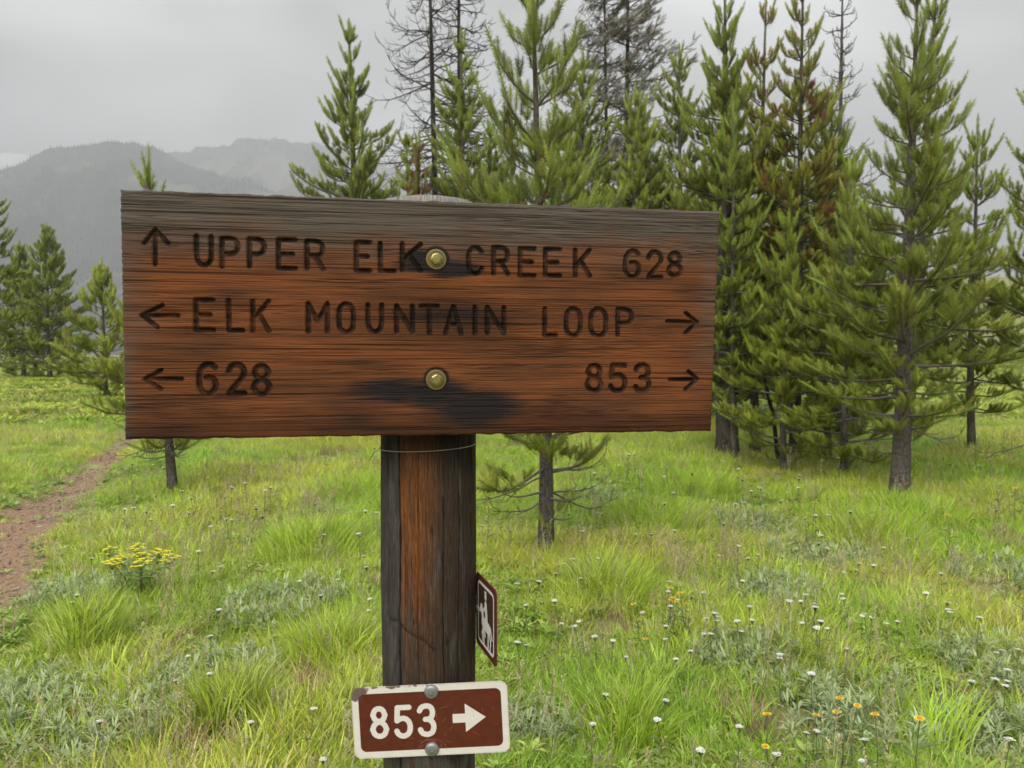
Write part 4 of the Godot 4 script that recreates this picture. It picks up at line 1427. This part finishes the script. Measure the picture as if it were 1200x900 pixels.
func build_meadow() -> void:
	var q := RandomNumberGenerator.new()
	q.seed = 99
	var patch := noise(131, 1.0, 3)
	var hue := noise(132, 1.0, 2)
	var kinds: Array = [Many.new(), Many.new(), Many.new(), Many.new()]
	var meshes: Array = [blades(18, 0.5, 0.012, 0.8, 301), blades(15, 0.5, 0.015, 1.1, 302), blades(14, 0.6, 0.018, 0.6, 303), blades(10, 0.9, 0.06, 0.9, 304, 0.45)]
	var herbs := Many.new()
	var sage := Many.new()
	var straw := Many.new()
	var far_tufts := Many.new()
	var z := 1.5
	while z < 95.0:
		var dz := maxf(0.06, z * 0.02)
		var wide := 1.5 * z + 2.6
		var rho := 850.0 if z < 4.0 else 850.0 * pow(4.0 / z, 1.3)
		var n := int(rho * wide * dz)
		for k in n:
			var zz := -(z + q.randf() * dz)
			var x := (q.randf() - 0.5) * wide
			var edge := INF
			if zz > -26.0 and x < 0.5:
				edge = trail_distance(x, zz) - trail_half(zz) * (0.95 + 0.45 * hue.get_noise_2d(x * 2.0, zz * 2.0))
				if edge < 0.0 and q.randf() > (0.30 if edge > -0.10 else 0.04): continue
			var c := patch.get_noise_2d(x * 0.55, zz * 0.55)
			var d := hue.get_noise_2d(x * 0.35, zz * 0.35)
			var bare := near_any(BARE, x, zz) if z < 14.0 else 0.0
			if bare > 0.0 and q.randf() < 0.25 + bare * 0.8: continue
			if c < -0.35 and q.randf() < 0.35: continue
			var bunch := near_any(BUNCH, x, zz) if z < 14.0 else 0.0
			var grey := near_any(SAGE, x, zz) if z < 9.0 else 0.0
			var y := ground_y(x, zz) - 0.005
			var h := (0.115 + 0.075 * c + 0.03 * d) * q.randf_range(0.7, 1.35)
			if z > 5.0: h *= lerpf(1.0, 1.25, clampf((z - 5.0) / 6.0, 0.0, 1.0))
			if edge < 0.35: h *= lerpf(0.45, 1.0, maxf(edge, 0.0) / 0.35)
			if bunch > 0.0: h = lerpf(h, 0.34, minf(1.0, bunch * 1.8)) * q.randf_range(0.8, 1.15)
			var w := clampf(h * 1.1, 0.10, 0.26) * (1.0 if z < 12.0 else 1.0 + (z - 12.0) * 0.05)
			# colour of the blades: fresh green, yellow-green, olive or straw in patches
			var tone := q.randf_range(0.6, 1.4)
			var green := Color(0.33, 0.52, 0.036)
			green = green.lerp(Color(0.54, 0.61, 0.065), clampf(0.45 + d * 1.1 + c * 0.5, 0.0, 1.0))
			if q.randf() < 0.10 + 0.12 * d: green = Color(0.56, 0.46, 0.20)
			if bare > -0.6 and bare != 0.0 and q.randf() < 0.4: green = Color(0.36, 0.23, 0.13)
			if bunch > 0.0: green = green.lerp(Color(0.37, 0.52, 0.036), 0.6)
			var col := green * tone
			var lean := Vector2(q.randfn(0, 0.12), q.randfn(0, 0.12))
			if grey > 0.0 and q.randf() < 0.55 + 0.3 * grey:
				if q.randf() < 0.6:
					sage.upright(Vector3(x, y, zz), q.randf() * TAU, q.randf_range(0.7, 1.3), q.randf_range(0.7, 1.4), lean, Color(0.37, 0.45, 0.21) * q.randf_range(0.75, 1.25))
				continue
			if z < 10.0 and bunch <= 0.0 and q.randf() < 0.10 + 0.22 * clampf(-c * 1.6, 0.0, 1.0):
				herbs.upright(Vector3(x, y, zz), q.randf() * TAU, q.randf_range(0.7, 1.3), q.randf_range(0.7, 1.3), lean, Color(0.23, 0.39, 0.04).lerp(Color(0.45, 0.54, 0.13), q.randf()) * q.randf_range(0.8, 1.2))
				continue
			if z < 13.0 and q.randf() < 0.06 * clampf(near_any(DRY, x, zz) * 2.0, 0.0, 1.0):
				straw.upright(Vector3(x, y, zz), q.randf() * TAU, 0.5, q.randf_range(0.2, 0.38), lean, Color(0.36, 0.23, 0.15).lerp(Color(0.55, 0.44, 0.32), q.randf()))
			if q.randf() < 0.03 and z < 25.0:
				straw.upright(Vector3(x, y, zz), q.randf() * TAU, 0.4, q.randf_range(0.22, 0.42), lean, Color(0.46, 0.40, 0.22) * q.randf_range(0.7, 1.2))
			if z > 16.0:
				far_tufts.upright(Vector3(x, y, zz), q.randf() * TAU, w * 1.6, h * 1.15, lean, col)
			else:
				var kind := 0 if bunch > 0.0 else (1 if c < 0.0 else 2) if q.randf() < 0.7 else 0
				kinds[kind].upright(Vector3(x, y, zz), q.randf() * TAU, w, h, lean, col)
		z += dz
	for k in 3:
		many("meadow_grass", kinds[k], meshes[k], M.grass, self)
	many("meadow_grass", far_tufts, meshes[3], M.grass, self)
	many("meadow_herbs", herbs, forb(13, 0.062, 0.0075, 0.05, 311), M.grass, self)
	many("meadow_herbs", sage, forb(26, 0.046, 0.0040, 0.10, 312), M.grass, self)
	many("meadow_straw", straw, stalk(321), M.grass, self)

#---------------------------------------------------------------- flowers
func flower_plant(called: String, label: String, category: String, group: String, h: float, s: int, yellow: bool) -> Node3D:
	var r := RandomNumberGenerator.new()
	r.seed = s
	var t := thing(called, label, category, Vector3.ZERO, group)
	var g := Buf.new()
	g.tube(PackedVector3Array([Vector3.ZERO, Vector3(0.01, h * 0.5, 0.006), Vector3(0.0, h, 0)]), PackedFloat32Array([0.0022, 0.0018, 0.0015]), 5, Color(0.17, 0.20, 0.09))
	part("stem", g.mesh(), M.petal, t)
	var lf := Buf.new()
	for k in 5:
		var a := k * 2.4
		leaf(lf, Vector3(0.005, h * (0.1 + 0.14 * k), 0), Vector3(cos(a), 0.6, sin(a)).normalized(), 0.06, 0.006, 0.3, Color(0.13, 0.18, 0.06))
	part("leaves", lf.mesh(), M.petal, t, "stuff")
	var hd := Buf.new()
	if yellow:
		for k in 12:
			var a := TAU * k / 12.0 + r.randf() * 0.2
			leaf(hd, Vector3(0, h, 0), Vector3(cos(a), 0.25, sin(a)).normalized(), 0.0145, 0.0042, 0.1, Color(0.86, 0.72, 0.03) * r.randf_range(0.85, 1.1))
		part("petals", hd.mesh(), M.petal, t, "stuff")
		var dd := SphereMesh.new()
		dd.radius = 0.007
		dd.height = 0.008
		dd.radial_segments = 10
		dd.rings = 5
		var o := part("disc", dd, M.disc, t)
		o.position = Vector3(0, h + 0.003, 0)
	else:
		for k in 17:      # a flat cluster of small white florets on short stalks
			var rr := 0.0150 * sqrt(k / 17.0)
			var a := k * 2.39996
			var c := Vector3(cos(a) * rr, h + 0.012 - rr * rr * 9.0 + r.randf() * 0.003, sin(a) * rr)
			for e in 5:
				var b := TAU * e / 5.0 + r.randf()
				var b2 := b + 1.0
				var o1 := Vector3(cos(b), 0.15, sin(b)) * 0.0052
				var o2 := Vector3(cos(b2), 0.15, sin(b2)) * 0.0052
				hd.tri(c, c + o1, c + o2, Vector3.UP, (Vector3.UP + o1 * 60.0).normalized(), (Vector3.UP + o2 * 60.0).normalized(), Color(0.86, 0.85, 0.80) * r.randf_range(0.9, 1.08))
			var mid := Vector3(0, h - 0.015, 0)
			hd.tri(mid, c + Vector3(0.0008, 0, 0), c - Vector3(0.0008, 0, 0), Vector3.BACK, Vector3.BACK, Vector3.BACK, Color(0.2, 0.23, 0.1))
		part("flower_head", hd.mesh(), M.petal, t)
	return t

func place(proto: Node3D, called: String, x: float, z: float, q: RandomNumberGenerator, first: bool, scale_by: float) -> Node3D:
	var o: Node3D = proto
	if not first:
		o = proto.duplicate()
		o.name = numbered(called)
		add_child(o)
	o.position = Vector3(x, ground_y(x, z), z)
	o.rotation = Vector3(q.randfn(0, 0.08), q.randf() * TAU, q.randfn(0, 0.08))
	o.scale = Vector3.ONE * scale_by
	return o

# where the white flower clusters stand in the meadow, near, middle and far: x, z
const WHITE_NEAR := [[-2.28, -3.97], [-2.26, -3.97], [-1.52, -3.93], [-1.51, -2.77], [-1.41, -3.37], [-1.36, -3.50], [-1.36, -3.06], [-1.23, -3.06], [-1.01, -4.00], [-0.95, -2.78], [-0.74, -2.79], [-0.73, -3.94], [-0.63, -2.49], [0.01, -4.09], [0.02, -3.41], [0.06, -3.55], [0.09, -3.96], [0.12, -4.12], [0.23, -3.82], [0.24, -4.14], [0.24, -3.96], [0.30, -2.77], [0.33, -3.59], [0.36, -2.97], [0.40, -3.46], [0.46, -3.46], [0.52, -3.33], [0.55, -2.79], [0.56, -2.90], [0.61, -2.46], [0.72, -3.49], [0.73, -3.26], [0.73, -2.33], [0.75, -3.68], [0.78, -3.76], [0.79, -3.32], [0.80, -2.66], [0.83, -4.05], [0.83, -2.33], [0.88, -4.02], [0.89, -3.88], [0.90, -3.49], [0.92, -3.58], [0.96, -3.67], [0.96, -3.61], [0.97, -3.77], [0.99, -3.63], [0.99, -2.57], [1.05, -2.64], [1.07, -3.54], [1.07, -3.53], [1.10, -2.33], [1.11, -3.13], [1.13, -3.54], [1.14, -2.37], [1.15, -3.67], [1.15, -3.26], [1.20, -2.98], [1.37, -3.80], [1.39, -3.46], [1.40, -3.61], [1.42, -3.48], [1.45, -3.31], [1.47, -3.71], [1.51, -3.89], [1.51, -3.62], [1.56, -4.05], [1.56, -3.89], [1.56, -2.38], [1.57, -3.99], [1.74, -3.68], [1.75, -3.84], [1.77, -3.80], [1.78, -2.93], [1.79, -4.11], [1.79, -4.06], [1.85, -3.75], [1.91, -3.76], [1.98, -3.10], [1.99, -3.04], [2.07, -3.16], [2.13, -3.26], [2.17, -3.39], [2.18, -3.82], [2.20, -3.45], [2.27, -4.17], [2.27, -4.05], [2.27, -3.94], [2.32, -3.77], [2.33, -3.48]]
const WHITE_MIDDLE := [[-2.74, -4.99], [-0.96, -4.26], [-0.81, -4.35], [0.30, -4.65], [0.33, -4.58], [0.36, -4.54], [0.39, -4.41], [0.49, -5.25], [0.52, -4.62], [0.87, -4.25], [1.18, -5.45], [1.43, -4.90], [1.50, -4.77], [1.69, -4.77], [1.99, -4.64], [2.05, -5.40], [2.09, -5.22], [2.09, -5.15], [2.11, -4.71], [2.12, -4.73], [2.28, -4.75], [2.28, -4.75]]
const WHITE_FAR := [[-4.00, -8.08], [-3.11, -6.31], [-3.11, -6.10], [-2.95, -6.21], [-2.82, -6.35], [-2.80, -5.94], [-2.55, -5.97], [-2.52, -7.29], [-2.34, -7.20], [-2.29, -7.20], [-2.23, -7.34], [-2.16, -5.88], [-2.03, -10.11], [-1.93, -5.85], [-1.65, -6.53], [-1.25, -5.91], [-1.03, -5.85], [-0.27, -9.28], [0.46, -6.04], [0.78, -8.91], [0.80, -7.59], [0.90, -10.11], [1.01, -6.73], [1.23, -8.71], [1.28, -8.64], [1.28, -6.35], [1.48, -9.13], [1.49, -7.54], [1.60, -5.82], [1.65, -8.14], [1.70, -6.24], [1.81, -7.75], [1.88, -6.49], [1.97, -6.27], [2.15, -6.81], [2.16, -6.57], [2.17, -10.59], [2.26, -6.42], [2.30, -5.67], [2.32, -8.45], [2.38, -6.57], [2.40, -7.29], [2.41, -7.49], [2.44, -8.26], [2.63, -7.34], [2.69, -6.10], [2.78, -7.34], [2.83, -7.59], [3.75, -5.94]]
# yellow flowers: x, z
const YELLOW := [[0.80, -4.73], [0.78, -4.58], [0.81, -3.88], [0.81, -3.79], [0.85, -3.84], [0.87, -3.79], [0.79, -3.90], [0.65, -3.70], [0.61, -3.45], [-0.19, -5.56], [1.06, -2.64], [1.13, -2.59], [1.14, -2.58], [1.19, -2.64], [1.25, -2.58], [1.30, -2.39], [0.86, -2.54], [0.88, -2.52], [4.22, -6.63], [4.23, -6.41], [4.45, -6.71], [3.16, -5.54], [4.39, -8.39], [3.60, -8.45], [3.59, -8.78], [2.39, -6.04], [6.89, -10.56], [6.65, -10.37], [6.40, -10.27], [0.79, -3.92], [2.78, -4.16]]

func build_flowers() -> void:
	var q := RandomNumberGenerator.new()
	q.seed = 401
	M.disc = plain(0.55, 0.24, 0.02, 0.8)
	var spots: Array = WHITE_NEAR + WHITE_MIDDLE + WHITE_FAR
	for k in 70:
		var z := -q.randf_range(3.6, 9.5)
		var x := q.randf_range(-0.45, 0.66) * -z
		if trail_distance(x, z) > 0.7:
			spots.append([x, z])
	var protos: Array = []
	for k in 3:
		protos.append(flower_plant("white_wildflower", "small flat-topped white wildflower on a thin stem in the meadow grass", "wildflower", "white wildflowers in the meadow", [0.22, 0.26, 0.24][k], 410 + k, false))
	for k in spots.size():
		var far: float = clampf((-spots[k][1] - 4.0) / 5.0, 0.0, 1.0)
		var where: String = "grass between the trail and the post" if spots[k][0] < 0.095 * spots[k][1] else "near grass right of the post" if spots[k][1] > -4.4 else "farther grass between the post and the pines"
		var fl := place(protos[k % 3], "white_wildflower", spots[k][0], spots[k][1], q, k < 3, q.randf_range(0.75, 1.1) * (0.92 + 0.3 * far))
		tag(fl, "white flat-topped wildflower in the " + where, "wildflower", "white wildflowers in the " + where)
	var yp: Array = []
	for k in 2:
		yp.append(flower_plant("yellow_wildflower", "single yellow daisy-like wildflower in the meadow grass right of the post", "wildflower", "yellow wildflowers right of the post", [0.20, 0.24][k], 420 + k, true))
	for k in YELLOW.size():
		place(yp[k % 2], "yellow_wildflower", YELLOW[k][0], YELLOW[k][1], q, k < 2, q.randf_range(1.0, 1.25) * (1.3 if YELLOW[k][1] < -5.0 else 1.0))
	# the clump of yellow flowers beside the trail
	var t := thing("yellow_flower_clump", "clump of yellow flowers with dark leaves beside the trail on the left", "wildflower", Vector3(-2.30, ground_y(-2.30, -4.72), -4.72))
	var stems := Buf.new()
	var leaves := Buf.new()
	for c in [[-0.21, -0.12, 0.31], [-0.06, -0.08, 0.33], [0.08, -0.03, 0.31], [0.19, 0.14, 0.30], [0.10, 0.24, 0.29], [-0.02, 0.21, 0.31], [-0.10, 0.05, 0.27], [0.02, 0.06, 0.34]]:
		var top := Vector3(c[0] * 1.15 + q.randfn(0, 0.02), c[2] * q.randf_range(0.74, 0.98), c[1] * 1.1 + q.randfn(0, 0.03))
		stems.tube(PackedVector3Array([Vector3(c[0] * 0.35, 0, c[1] * 0.35), top * 0.6, top]), PackedFloat32Array([0.003, 0.0025, 0.0018]), 5, Color(0.16, 0.19, 0.08))
		var hd := Buf.new()
		for n in 14:
			var a := n * 2.39996
			var rr := 0.058 * sqrt(n / 14.0)
			var ctr := top + Vector3(cos(a) * rr, q.randf_range(0.0, 0.03) - rr * 0.3, sin(a) * rr)
			for e in 7:
				var b := TAU * e / 7.0
				leaf(hd, ctr, Vector3(cos(b), 0.3, sin(b)).normalized(), 0.016, 0.004, 0.1, Color(0.90, 0.80, 0.04) * q.randf_range(0.85, 1.1))
			stems.tube(PackedVector3Array([top - Vector3(0, 0.04, 0), ctr]), PackedFloat32Array([0.0012, 0.001]), 3, Color(0.16, 0.19, 0.08))
		part("flower_head", hd.mesh(), M.petal, t)
		for n in 9:
			var a: float = n * 2.39996 + c[0] * 30.0
			var f := q.randf_range(0.1, 0.9)
			leaf(leaves, Vector3(c[0] * (0.35 + 0.65 * f), c[2] * f, c[1] * (0.35 + 0.65 * f)), Vector3(cos(a), 0.4, sin(a)).normalized(), 0.095, 0.014, 0.3, Color(0.17, 0.28, 0.08) * q.randf_range(0.8, 1.2))
	part("stems", stems.mesh(), M.petal, t, "stuff")
	part("leaves", leaves.mesh(), M.petal, t, "stuff")
